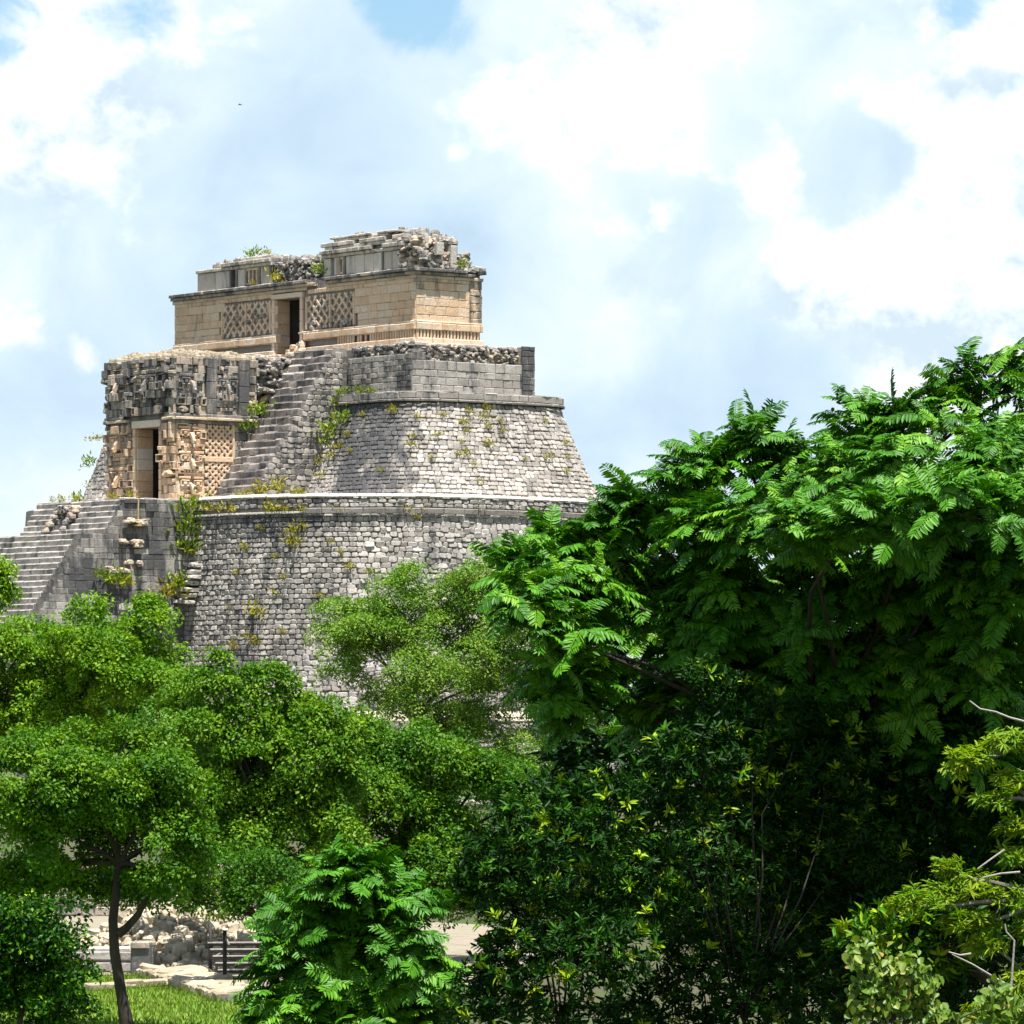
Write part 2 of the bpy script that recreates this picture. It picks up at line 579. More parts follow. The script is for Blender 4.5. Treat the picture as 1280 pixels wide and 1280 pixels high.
class Body:
    def __init__(self, z0, z1, bot, top, power=1.0):
        self.z0, self.z1, self.bot, self.top, self.k = z0, z1, np.array(bot), np.array(top), power

    def par(self, z):
        t = min(1.0, max(0.0, (z - self.z0) / (self.z1 - self.z0))) ** self.k
        return self.bot + (self.top - self.bot) * t

    def ring(self, z, far=False, grow=0.0):
        q = self.par(z) + np.array((-grow, -grow, grow, grow, grow * .5))
        p = perim(q, far)
        return O0 + np.outer(p[:, 0], U) + np.outer(p[:, 1], V_) + np.array((0, 0, z))

    def shell(self, mb, nzs=12, inset=0.0, tone=.4, stain=0.1):
        for far in (False, True):
            V, F = [], []
            zs = np.linspace(self.z0, self.z1, nzs)
            for z in zs: V.append(self.ring(z, far, -inset))
            n = len(V[0])
            for i in range(nzs - 1):
                for j in range(n - 1):
                    q = (i * n + j, i * n + j + 1, (i + 1) * n + j + 1, (i + 1) * n + j)
                    F.append(q[::-1] if far else q)
            top = [(nzs - 1) * n + j for j in range(n)]
            F.append(tuple(top) if not far else tuple(top[::-1]))
            mb.add(np.concatenate(V), F, tone, stain)

    def band(self, mb_or_list, z0, z1, g0, g1, bw, tone, stain, far=False, start=0.0, end=1e9, gap=.02, name=None, d=0.05):
        """a ring of dressed blocks (cornice, parapet) standing g out from the body"""
        out = []
        ra, rb = self.ring(z0, far, g0), self.ring(z1, far, g1)
        L = np.concatenate([[0], np.cumsum(np.linalg.norm(np.diff(ra, axis=0), axis=1))])
        s = start
        while s < min(end, L[-1]):
            w = R(*bw)
            e = min(s + w, L[-1])
            def pt(r, x): return np.array([np.interp(x, L, r[:, i]) for i in range(3)])
            a0, a1, b0, b1 = pt(ra, s), pt(ra, e), pt(rb, s), pt(rb, e)
            T = a1 - a0
            wl = np.linalg.norm(T)
            if wl < .05: s = e; continue
            T = T / wl
            B = (b0 + b1 - a0 - a1) / 2
            hl = np.linalg.norm(B)
            B = B / hl
            N = np.cross(T, B)
            if far: N = -N
            P = (a0 + a1 + b0 + b1) / 4
            pc = block(P, -T if far else T, B, N, wl - gap, hl - gap, d + R(-.02, .02), R(*tone) + .1 * nz(P, .4), stain(P))
            out.append(pc)
            s = e
        return out

    def stones(self, z0, z1, spec, start, end, far=False):
        out = []
        z = z0
        while z < z1 - 0.06:
            c0 = self.ring(z + .1, far)
            h = R(*spec(proj(c0[40]), c0[40])['h'])
            h = min(h, z1 - z)
            ra, rb = self.ring(z, far), self.ring(z + h, far)
            L = np.concatenate([[0], np.cumsum(np.linalg.norm(np.diff(ra, axis=0), axis=1))])
            s0 = start(z) if callable(start) else start
            s = s0 - R(0, .3)
            while s < min(end, L[-1]):
                def pt(r, x): return np.array([np.interp(x, L, r[:, i]) for i in range(3)])
                m = pt(ra, s + .2)
                sp = spec(proj(m), m)
                w = R(*sp['w'])
                e = s + w
                if e > L[-1]: break
                if s + w * .6 < s0: s = e; continue
                a0, a1, b0, b1 = pt(ra, s), pt(ra, e), pt(rb, s), pt(rb, e)
                T = a1 - a0
                T = T / np.linalg.norm(T)
                B = (b0 + b1 - a0 - a1) / 2
                B = B / np.linalg.norm(B)
                N = np.cross(T, B)
                if far: N, T = -N, -T
                P = (a0 + a1 + b0 + b1) / 4 + B * R(-1, 1) * sp['jz'] + N * R(-.02, .02)
                tone = R(*sp['tone']) + .22 * nz(P, .22) + .12 * nz(P, .9, 7)
                out.append(rubble_stone(P, T, B, N, w * R(.92, 1.04), h * R(*sp['hk']), R(*sp['d']), tone, sp['stain'](P), n=sp.get('n', 8)))
                s = e
            z += h
        return out


ZT, ZC, ZB, ZW = 17.0, 22.95, 25.75, 24.75          # great terrace, upper body top, platform top, right wall top
lower = Body(0.0, ZT - .95, (-7.0, -11.4, 16.6, 34.0, 11.0), (-5.1, -9.75, 14.7, 32.0, 10.0), 0.9)
upper = Body(ZT, ZC - .5, (-4.4, -4.4, 12.0, 30.6, 4.0), (-2.0, -2.0, 10.2, 29.4, 3.0), 0.85)
base_c = np.array(W(11.8, 2.5, 0))
pyr = thing('pyramid', Vector(base_c), 'grey stone Maya pyramid with rounded sloping walls and a steep stairway, rising behind the trees', 'pyramid')


def stain_upper(P):
    px, py = proj(P)
    s = 0.14 + .40 * nz(P, .35, 3)
    s += .95 * min(1, max(0, 1.5 - abs(px - 470) / 42)) * (.75 + .5 * nz(P, .8, 4)) + .4 * max(0, 1 - abs(px - 434) / 16)
    if px < 430: s += .22
    s += .25 * max(0, 1 - abs(py - 505) / 16)
    return s


def stain_lower(P):
    px, py = proj(P)
    s = 0.10 + .36 * nz(P, .3, 9)
    if px < 420: s += .20
    s += .3 * max(0, nz((P[0], P[1], P[2] * .3), .3, 31)) * 2
    s += .30 * max(0, 1 - abs(py - 655) / 22)
    return s


def spec_upper(q, P):
    dark = 430 < q[0] < 515
    return dict(h=(.20, .29), w=(.24, .58), jz=.035 if not dark else .02, tone=(.40, .95) if not dark else (.25, .65), hk=(.96, 1.28),
                d=(.03, .08) if not dark else (.02, .06), stain=stain_upper)


def spec_lower(q, P):
    edge = 450 - (q[1] - 700) * .75 + 14 * nz(P, .6)
    if q[0] < edge:
        return dict(h=(.25, .30), w=(.26, .58), jz=.012, tone=(.36, .82), hk=(.93, 1.06), d=(.04, .09), stain=stain_lower)
    return dict(h=(.25, .30), w=(.26, .64), jz=.055, tone=(.36, .95), hk=(.95, 1.45), d=(.03, .09), stain=stain_lower)


def build_lower():
    mb = MB()
    lower.shell(mb, 14, 0.05, .3, .3)
    body = mb.build('lower_body', M['core'], pyr)
    um = (lower.par(8)[0] + lower.par(8)[3]) / 2
    st = um - 7.65                      # arc length from the middle of the front to the stair's side
    ps = lower.stones(3.6, ZT - .96, spec_lower, st, 52)
    emit(ps, 'rubble_stone', M['grey'], body, 300, lambda x, y: 250 < x < 690 and 640 < y < 800 - max(0, x - 420) * .45)
    # parapet: rough stones on the left, a dressed string course on the right
    par = Body(ZT - .95, ZT + .05, lower.top, lower.top + np.array((.05, .05, -.05, -.05, 0)))
    mb = MB()
    par.shell(mb, 3, 0.06, .4, .1)
    pb = mb.build('parapet', M['core'], pyr)
    sp = lambda q, P: dict(h=(.22, .30), w=(.3, .6), jz=.02, tone=(.4, .85), hk=(.9, 1.15), d=(.05, .13), stain=stain_lower)
    ps = par.stones(ZT - .60, ZT + .02, sp, st, 50)
    emit(ps, 'parapet_stone', M['grey'], pb, 200, lambda x, y: 250 < x < 770)
    top = par.band(None, ZT - .02, ZT + .17, .12, -.02, (.5, 1.1), (.55, 1.0), lambda P: -.5, start=st, end=50, gap=.01, d=.04)
    mb = MB()
    for p in top: mb.piece(p)
    ra, rb = par.ring(ZT + .16, False, .02), par.ring(ZT + .08, False, -1.4)
    n = len(ra)
    mb.add(np.concatenate([ra, rb]), [(i, i + 1, n + i + 1, n + i) for i in range(n - 1)], .85, -.3)
    mb.build('terrace_rim', M['pale'], pyr)  # pale material stands in for the sunlit line along the edge
    corn = par.band(None, ZT - .95, ZT - .62, .16, .20, (.8, 1.4), (.25, .5), lambda P: .18 + .4 * nz(P, .5), start=st + 8.6, end=50, d=.05)
    emit(corn, 'string_course_block', M['grey'], pb, 80, lambda x, y: 440 < x < 770)
    ledge = par.band(None, ZT - .95, ZT - .80, .12, .10, (.3, .6), (.5, .95), lambda P: .0, start=st, end=st + 8.6, d=.04)
    emit(ledge, 'ledge_stone', M['grey'], pb, 60)
    # plinth at the pyramid's foot: a wide ledge whose sloping cap is coloured pale to imitate sunlight
    pl = Body(0, 5.0, lower.bot + np.array((-2.4, -2.4, 2.4, 2.4, 1.2)), lower.bot + np.array((-2.1, -2.1, 2.1, 2.1, 1.0)))
    mb = MB()
    pl.shell(mb, 4, .03, .4, .1)
    pl_o = mb.build('plinth', M['grey'], pyr)
    pq = pl.stones(.2, 4.75, lambda q, P: dict(h=(.34, .42), w=(.5, .9), jz=.02, tone=(.3, .8), hk=(.92, 1.1), d=(.05, .14), stain=stain_lower), st, 48)
    emit(pq, 'plinth_stone', M['grey'], pl_o, 0)
    cap = pl.band(None, 4.75, 5.30, .10, -.45, (.8, 1.6), (.7, 1.0), lambda P: -.1, start=st, end=55, d=.04)
    emit(cap, 'cap_stone', M['rubble'], pl_o, 60, lambda x, y: 150 < x < 700)


def build_upper():
    mb = MB()
    upper.shell(mb, 12, 0.05, .3, .2)
    body = mb.build('upper_body', M['core'], pyr)
    ps = upper.stones(ZT, ZC - .5, spec_upper, 13.1 - 4.75, 40)
    emit(ps, 'facing_stone', M['grey'], body, 300, lambda x, y: 330 < x < 760 and y < 622)
    mb = MB()
    for p in upper.stones(ZT, ZC - .5, spec_upper, 5.0, 40, far=True): mb.piece(p)
    o = mb.build('far_stonework', M['grey'], body)
    o['kind'] = 'stuff'
    # two-step cornice of dressed slabs
    cb = Body(ZC - .5, ZC, upper.top + np.array((-.12, -.12, .12, .12, 0)), upper.top + np.array((-.12, -.12, .12, .12, 0)))
    mb = MB()
    cb.shell(mb, 2, .02, .4, .3)
    co = mb.build('cornice', M['core'], pyr)
    st = lambda P: .14 + .45 * nz(P, .4) + (.25 if proj(P)[0] < 520 else 0)
    a = cb.band(None, ZC - .52, ZC - .36, .10, .12, (.7, 1.3), (.3, .6), st, start=9.5, end=40, d=.05)
    b = cb.band(None, ZC - .35, ZC + .02, .03, .03, (.6, 1.3), (.35, .7), st, start=9.0, end=40, d=.05)
    c = cb.band(None, ZC + .02, ZC + .07, .07, .02, (.6, 1.3), (.7, 1.0), lambda P: -.1, start=9.0, end=40, d=.02, gap=.01)
    emit(a + b + c, 'cornice_block', M['grey'], co, 110, lambda x, y: 400 < x < 700)


def rubble_field(fn, T, N, s0, s1, z0, z1, size, d, tone, stain=0.0, n=7):
    out = []
    k = int((s1 - s0) * (z1 - z0) / (size * size * .45)) + 1
    for _ in range(k):
        s, z = R(s0, s1), R(z0, z1)
        a = R(-.6, .6)
        T2 = T * math.cos(a) + ZV * math.sin(a)
        B2 = ZV * math.cos(a) - T * math.sin(a)
        out.append(rubble_stone(fn(s, z) - N * R(0, .08), T2, B2, N, size * R(.7, 1.5), size * R(.5, 1.0), d * R(.5, 1.6), R(*tone), stain + R(-.2, .3), n=n))
    return out


def build_platform():
    """the stepped block between the upper body and the summit temple"""
    mb = MB()
    ubox(mb, -1.14, 25.0, -1.14, 7.4, ZC - .1, ZW - .02, .4, .3)
    ubox(mb, -.62, 24.6, -.62, 6.9, ZW - .05, ZB - .1, .4, .3)
    body = mb.build('summit_platform', M['core'], pyr)
    sf = lambda s, z: .30 + .5 * max(0, 1 - abs(s + .9) / 1.2) + .4 * max(0, (s - 3.3) / 1.4) * (s < 9)
    ps = lay(front(-1.2), -1.2, 4.7, ZC, ZW + .35, (.27, .36), (.3, .62), .06, (.38, .8), sf)
    ps += lay(front(-1.2), 15.4, 25, ZC, ZW + .35, (.27, .36), (.4, .8), .06, (.38, .8), sf)
    ss = lambda s, z: .16 + .25 * max(0, (z - ZW + .6)) + .4 * max(0, 1 - abs(s + 1) / .8) + .5 * (s > 6.4)
    ps += lay(side(-1.2), -1.2, 6.55, ZC, ZW, (.34, .46), (.45, .95), .06, (.45, .85), ss)
    ps += lay(side(-1.2), 6.55, 7.45, ZC, ZB + .08, (.34, .46), (.45, .95), .08, (.35, .6), ss)
    ps += lay(side(-1.2), -1.2, -.25, ZW, ZW + .45, (.34, .46), (.45, .5), .06, (.35, .6), ss)
    emit(ps, 'facing_block', M['grey'], body, 180, lambda x, y: 380 < x < 675)
    mb = MB()
    ubox(mb, -1.14, -.3, 6.6, 7.42, ZW - .1, ZB + .03, .5, .3)
    ubox(mb, -1.14, 4.7, -1.14, -.45, ZW - .1, ZW + .3, .5, .3)
    mb.build('end_pier', M['grey'], body)
    rs = rubble_field(*[side(-.62)[i] for i in (0, 1, 2)], -.4, 6.6, ZW - .05, ZB - .05, .26, .22, (.15, .7), .35)
    rs += rubble_field(*[front(-.62)[i] for i in (0, 1, 2)], -.5, 4.8, ZW + .2, ZB - .05, .26, .22, (.1, .6), .45)
    emit(rs, 'core_stone', M['mixed'], body, 160, lambda x, y: 400 < x < 660)
    rim = MB()
    for k in range(16):
        a = -.6 + k * .5
        rim.piece(block(W(-.35, a + .25, ZB - .06), V_, -U * -1, ZV, .48, R(.5, .75), R(.05, .13), R(.7, 1.0), -.3))
    for k in range(11):
        a = -.6 + k * .5
        rim.piece(block(W(a + .25, -.35, ZB - .06), -U, V_, ZV, .48, R(.5, .75), R(.03, .10), R(.6, 1.0), -.2))
    rim.build('platform_rim', M['grey'], body)  # pale tones paint the sunlit top of the ledge


def build_side_stair(u0, u1, vis=True):
    """the narrow flight that climbs past the gate temple to the summit"""
    mb = MB()
    n, v0, v1 = 20, -8.0, -2.05
    zs = [ZT + (ZB - .05 - ZT) * k / n for k in range(n + 1)]
    vs = [v0 + (v1 - v0) * k / n for k in range(n + 1)]
    for k in range(n):
        ubox(mb, u0 + .02, u1 - .02, vs[k] + .08, -1.3 if zs[k] > ZC - 1 else -2.2, zs[k] - (.4 if k else 0), zs[k + 1] - .03, .4, .2)
    st = mb.build('summit_stair', M['core'], pyr)
    for k in range(n):
        mb = MB()
        x = u0
        while x < u1 - .1:
            w = min(R(.5, 1.1), u1 - x)
            if u1 - x - w < .3: w = u1 - x
            j = R(-.04, .03)
            mb.piece(ubox_piece(x + .01, x + w - .01, vs[k] + j, vs[k] + .5, zs[k] + .005, zs[k + 1] + R(-.03, .02), R(.2, .85), R(.1, .65), .03, .09))
            x += w
        mb.build('step', M['steps'], st)
    # rough side wall under the flight
    def prof(v): return np.interp(v, vs, zs)
    ps = lay(side(u0), v0 + .2, -1.6, ZT, ZB - .3, (.26, .34), (.32, .6), .05, (.3, .75), lambda s, z: .25 + .3 * R(0, 1), style='rubble', zlim=lambda v: prof(v) - .12)
    emit(ps, 'flank_stone', M['grey'], st, 120)


def build_great_stair():
    u0, u1 = 7.6, 16.4
    vt = -14.4
    prof = [(vt, ZT)]           # (v, z) at the near edge of each tread, going down
    steps = []
    v, z = vt, ZT
    for k in range(6):
        steps.append((v, z)); v -= .213; z -= .32
    v -= 1.35
    while z > .3:
        steps.append((v, z)); v -= .225; z -= .325
    zz = np.array([s[1] for s in steps][::-1]); vv = np.array([s[0] for s in steps][::-1])
    def prof_v(zq): return np.interp(zq, zz, vv)
    mb = MB()
    for (a, b) in zip(steps, steps[1:] + [(v, z)]):
        ubox(mb, u0 + .05, u1 - .05, a[0] + .06, -8.5, b[1] - .02, a[1] - .04, .4, .3)
    st = mb.build('great_stair', M['core'], pyr)
    for i, (a, b) in enumerate(zip(steps, steps[1:] + [(v, z)])):
        m = MB()
        x = u0 + (.9 if i >= 6 else .35)
        end = u1
        while x < end - .1:
            w = min(R(.45, .95), end - x)
            if end - x - w < .3: w = end - x
            if i in (1, 2, 3, 4) and 11.8 < x + w / 2 < 13.5:        # the hole torn into the flight
                x += w
                continue
            m.piece(ubox_piece(x + .008, x + w - .008, a[0] + R(-.02, .01), a[0] + .5, b[1] + .01, a[1] + R(-.01, .008), R(.25, .8), R(.05, .45), .012, .07))
            x += w
        m.build('step', M['grey'], st)
    # ruined bit in the middle of the upper flight
    hole = rubble_field(*[front(vt - .25)[i] for i in (0, 1, 2)], 11.8, 13.5, ZT - 1.5, ZT - .3, .32, .35, (.1, .7), .3)
    mb = MB()
    for p in hole: mb.piece(p)
    for k in range(26):
        u = random.choice((R(11.6, 11.95), R(13.3, 13.7), R(11.7, 13.6)))
        zq = R(ZT - 1.65, ZT - .25) if not 11.95 < u < 13.3 else random.choice((R(ZT - .5, ZT - .3), R(ZT - 1.7, ZT - 1.5)))
        mb.piece(rubble_stone(W(u, vt - (ZT - zq) * .66 - .12, zq), -U, ZV, -V_, R(.25, .5), R(.18, .32), R(.1, .25), R(.2, .8), R(0, .5)))
    mb.build('broken_masonry', M['mixed'], st)
    # the smooth dark side wall
    def vfront(zq): return lower.par(zq)[1]
    ps = []
    z = 5.0
    while z < ZT - .02:
        h = min(R(.26, .56), ZT - z)
        va = prof_v(z + h) + .05
        vb = vfront(z) + .2 if z < ZT - 1 else -9.5
        v = va
        while v < vb:
            w = min(R(.3, 1.0), vb - v)
            if vb - v - w < .2: w = vb - v
            P = W(u0, v + w / 2, z + h / 2)
            s = .66 + .75 * nz(P, .45, 5)
            loss = nz(P, .55, 21) + (0.45 if (v < va + 2.0 and 13.2 < z < 16.4) else 0)
            d = .06 + R(-.012, .012)
            tn = R(.35, .75)
            if loss > .42:
                d, tn, s = -.02, R(.1, .5), .5
            if R(0, 1) < .04: tn, s = R(.8, 1.0), .1
            ps.append(block(P, V_, ZV, -U, w - .006, h - .006, d, tn, s, ch=.018))
            v += w
        z += h
    emit(ps, 'side_block', M['grey'], st, 200, lambda x, y: 80 < x < 250 and y < 775)
    # eroded stones standing out along the stair's shoulder
    mb = MB()
    for (v, z, n) in ((-13.7, 15.75, 7), (-14.3, 14.55, 8), (-15.0, 13.0, 6), (-13.9, 13.4, 5)):
        for k in range(n):
            P = W(u0 - .05 - R(0, .25), v + R(-.6, .8), z + R(-.12, .12))
            mb.piece(rubble_stone(P, V_, ZV, -U, R(.3, .6), R(.18, .32), R(.12, .3), R(.4, 1.0), R(0, .5)))
    mb.build('broken_ledge', M['mixed'], st)
    # rim of the stair head and landing floor
    mb = MB()
    x = vt
    while x < -9.9:
        w = R(.5, 1.0)
        mb.piece(block(W(u0 + .22, x + w / 2, ZT), V_, U, ZV, w - .01, .5, R(.05, .09), R(.65, 1.0), -.2))  # rim toned pale to carry on the painted sunlit edge line
        x += w
    ubox(mb, u0 + .05, u1, vt + .1, -4.4, ZT - .3, ZT + .02, .7, 0)
    ubox(mb, 4.9, 24, -8.8, -2.2, ZT - .4, ZT + .015, .7, 0)
    ubox(mb, -1.5, 25, -4.6, 7.0, ZT - .4, ZT + .012, .7, 0)
    mb.build('stair_head', M['grey'], st)
    # low ruined courses at the foot of the joint with the round body
    mb = MB()
    for k in range(7):
        vq = -10.4 - .1 * k
        for j in range(4):
            P = W(u0 - .25 - j * .28, vq + R(-.1, .1) + .25, 13.4 - k * .34 + R(-.04, .04))
            mb.piece(rubble_stone(P, V_, ZV, -U, R(.5, .9), R(.22, .32), R(.1, .3), R(.6, 1.0), R(-.1, .3)))
    mb.build('broken_masonry', M['grey'], st)


build_lower()
build_upper()
build_platform()
build_side_stair(4.7, 8.3)
build_side_stair(15.3, 18.9)
build_great_stair()


def rubble_link():
    """torn core between the gate temple's back and the summit stair, with a small plastered vault under it"""
    mb = MB()
    ubox(mb, 8.5, 15.1, -4.6, -1.25, 23.3, 25.2, .25, .4)
    ubox(mb, 9.6, 15.1, -4.7, -1.9, ZT, 23.3, .3, .3)
    ro = mb.build('ruined_core', M['core'], pyr)
    ps = rubble_field(*[side(8.5)[i] for i in (0, 1, 2)], -4.6, -1.3, 23.3, 25.3, .34, .34, (.1, .6), .25)
    ps += rubble_field(*[front(-4.6)[i] for i in (0, 1, 2)], 8.5, 15, 23.3, 25.3, .4, .3, (.1, .6), .3)
    emit(ps, 'core_stone', M['mixed'], ro, 60)
    mb = MB()
    for k in range(7):
        a0, a1 = math.pi * k / 7, math.pi * (k + 1) / 7
        am = (a0 + a1) / 2
        P = W(9.5, -3.7 - .75 * math.cos(am), 22.3 + .75 * math.sin(am))
        mb.piece(block(P, V_ * math.sin(am) + ZV * math.cos(am) * 1.0, ZV * math.sin(am) - V_ * math.cos(am), -U, .36, .34, .9, R(.3, .6), -.2))
    for z in np.arange(ZT + 3.2, 23.0, .4):
        for v in (-4.3, -3.7, -3.1):
            mb.piece(block(W(9.5, v, z + .2), V_, ZV, -U, .58, .38, .05, R(.2, .5), -.2))
    mb.build('vault', M['tan'], ro)
    rim = MB()
    for k in range(8):
        rim.piece(block(W(8.5 + .25, -4.5 + k * .4 + .2, 25.2), V_, U, ZV, .38, .5, R(.04, .12), R(.7, 1), -.2))
    rim.build('rim', M['grey'], ro)


rubble_link()


# ------------------------------------------------------------------ carved pieces
def bar(mb, p, q, N, w, d, tone, stain):
    """a carved stone bar from p to q standing d out of the wall (N)"""
    T = q - p
    L = np.linalg.norm(T)
    T = T / L
    B = np.cross(N, T)
    mb.piece(block((p + q) / 2, T, B, N, L, w, d, tone, stain, ch=.02, back=.1, jit=.008))


def lattice(name, parent, plane, s0, s1, z0, z1, cell_s, cell_z, w, d, mat, tone, stain, back_tone=.15, recess=.10, flip=1):
    """a panel of crossed stone bars over a recessed ground"""
    fn, T, N = plane
    mb = MB()
    c = fn((s0 + s1) / 2, (z0 + z1) / 2) - N * recess
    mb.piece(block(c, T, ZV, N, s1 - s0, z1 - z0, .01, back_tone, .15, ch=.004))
    sl = cell_z / cell_s
    k0 = z0 - (s1 - s0) * sl
    for sg in (1, -1):
        k = k0
        while k < z1:
            # line z = k + sl*(s-s0)  or mirrored
            sa = max(s0, s0 + (z0 - k) / sl)
            sb = min(s1, s0 + (z1 - k) / sl)
            if sb - sa > .05:
                za, zb = k + sl * (sa - s0), k + sl * (sb - s0)
                if sg < 0:
                    sa, sb = s0 + s1 - sa, s0 + s1 - sb
                nseg = max(1, int(round(abs(sb - sa) / cell_s * 2)))
                for i in range(nseg):
                    t0, t1 = i / nseg, (i + 1) / nseg
                    p = fn(sa + (sb - sa) * t0, za + (zb - za) * t0) - N * (recess - .02)
                    q = fn(sa + (sb - sa) * t1, za + (zb - za) * t1) - N * (recess - .02)
                    bar(mb, p, q, N, w, d + (.004 if sg > 0 else 0) + R(-.02, .015), R(*tone), stain + R(-.15, .4))
            k += cell_z
    return mb.build(name, mat, parent)


def stone_mask(parent, fn, T, N, s, z, w, h, tone, stain, mat):
    """rain-god mask: brow, two framed eyes, long hooked nose, ears and a toothed mouth"""
    mb = MB()
    def b(ds, dz, ww, hh, d, tn=None, ch=.03):
        mb.piece(block(fn(s, z) + T * ds * w + ZV * dz * h, T, ZV, N, ww * w, hh * h, d, R(*tone) if tn is None else tn, stain + R(-.15, .25), ch=ch, back=.08))
    b(-.25, .43, .46, .11, .20); b(.25, .43, .46, .11, .22)
    for sg in (-1, 1):
        b(sg * .24, .20, .30, .27, .13)
        b(sg * .24, .31, .32, .06, .22)
        b(sg * .24, .09, .32, .06, .20)
        b(sg * .39, .20, .06, .2, .20); b(sg * .10, .20, .05, .2, .20)
        b(sg * .24, .19, .13, .12, .25)
        b(sg * .46, .0, .09, .55, .12); b(sg * .46, -.38, .09, .2, .20)
        b(sg * .22, -.10, .26, .12, .14)
        b(sg * .36, -.26, .16, .18, .18)
    b(0, -.10, .2, .12, .1)
    b(0, -.44, .92, .08, .10)
    for k in range(5):
        b(-.24 + .12 * k, -.33, .09, .14, .15, ch=.015)
    # nose: a trunk that swings out, down and up again
    pts = [(.10, .16), (.34, .12), (.52, -.02), (.60, -.18), (.74, -.20), (.84, -.10)]
    c = fn(s, z)
    hw = .055 * w
    rings = []
    for i, (o, dz) in enumerate(pts):
        r = hw * (1.25 - .12 * i)
        p = c + N * o * .62 + ZV * dz * h
        a = pts[max(0, i - 1)]; e = pts[min(len(pts) - 1, i + 1)]
        tv = N * (e[0] - a[0]) + ZV * (e[1] - a[1])
        tv = tv / np.linalg.norm(tv)
        up = np.cross(T, tv)
        rings.append([p + T * r + up * r, p - T * r + up * r, p - T * r - up * r, p + T * r - up * r])
    V = np.array(rings).reshape(-1, 3)
    F = []
    for i in range(len(pts) - 1):
        for k in range(4):
            F.append((i * 4 + k, i * 4 + (k + 1) % 4, i * 4 + 4 + (k + 1) % 4, i * 4 + 4 + k))
    n = len(V)
    F.append((n - 4, n - 3, n - 2, n - 1))
    mb.add(V, F, R(*tone), stain)
    return mb.build('stone_mask', mat, parent)


def mosaic(plane, s0, s1, z0, z1, cell, d, tone, stain, holes=()):
    """carved facade stones of many sizes standing out by different amounts"""
    fn, T, N = plane
    out = []
    nz_ = max(1, int(round((z1 - z0) / cell)))
    hh = (z1 - z0) / nz_
    for i in range(nz_):
        s = s0
        while s < s1 - .03:
            w = min(cell * random.choice((.6, .8, 1.0, 1.4, 1.9)), s1 - s)
            if s1 - s - w < .12: w = s1 - s
            cs, cz = s + w / 2, z0 + hh * (i + .5)
            s += w
            if any(a < cs < b and g < cz < q for (a, b, g, q) in holes): continue
            dd = d * random.choice((.25, .4, .5, .7, 1.0, 1.7))
            P = fn(cs, cz)
            st = stain(cs, cz) if callable(stain) else stain
            st += R(-.2, .25)
            r = R(0, 1)
            if r < .16:           # hollow square: a frame with a sunk middle
                f = .07
                for (ds, dz, ww, h2) in ((0, hh / 2 - f / 2, w, f), (0, -hh / 2 + f / 2, w, f), (-w / 2 + f / 2, 0, f, hh - 2 * f), (w / 2 - f / 2, 0, f, hh - 2 * f)):
                    out.append(block(P + T * ds + ZV * dz, T, ZV, N, max(.03, ww - .01), max(.03, h2 - .005), dd + .08, R(*tone), st, ch=.012))
            elif r < .3:          # two thin courses
                out.append(block(P + ZV * hh * .25, T, ZV, N, w - .02, hh * .5 - .02, dd, R(*tone), st))
                out.append(block(P - ZV * hh * .25, T, ZV, N, w - .02, hh * .5 - .02, dd * .4, R(*tone), st))
            elif r < .38:
                out.append(rubble_stone(P, T, ZV, N, w * .9, hh * .9, dd + .12, R(*tone), st, n=8, sq=1.0))
            else:
                out.append(block(P, T, ZV, N, w - .02, hh - .02, dd, R(*tone), st, ch=.025))
    return out


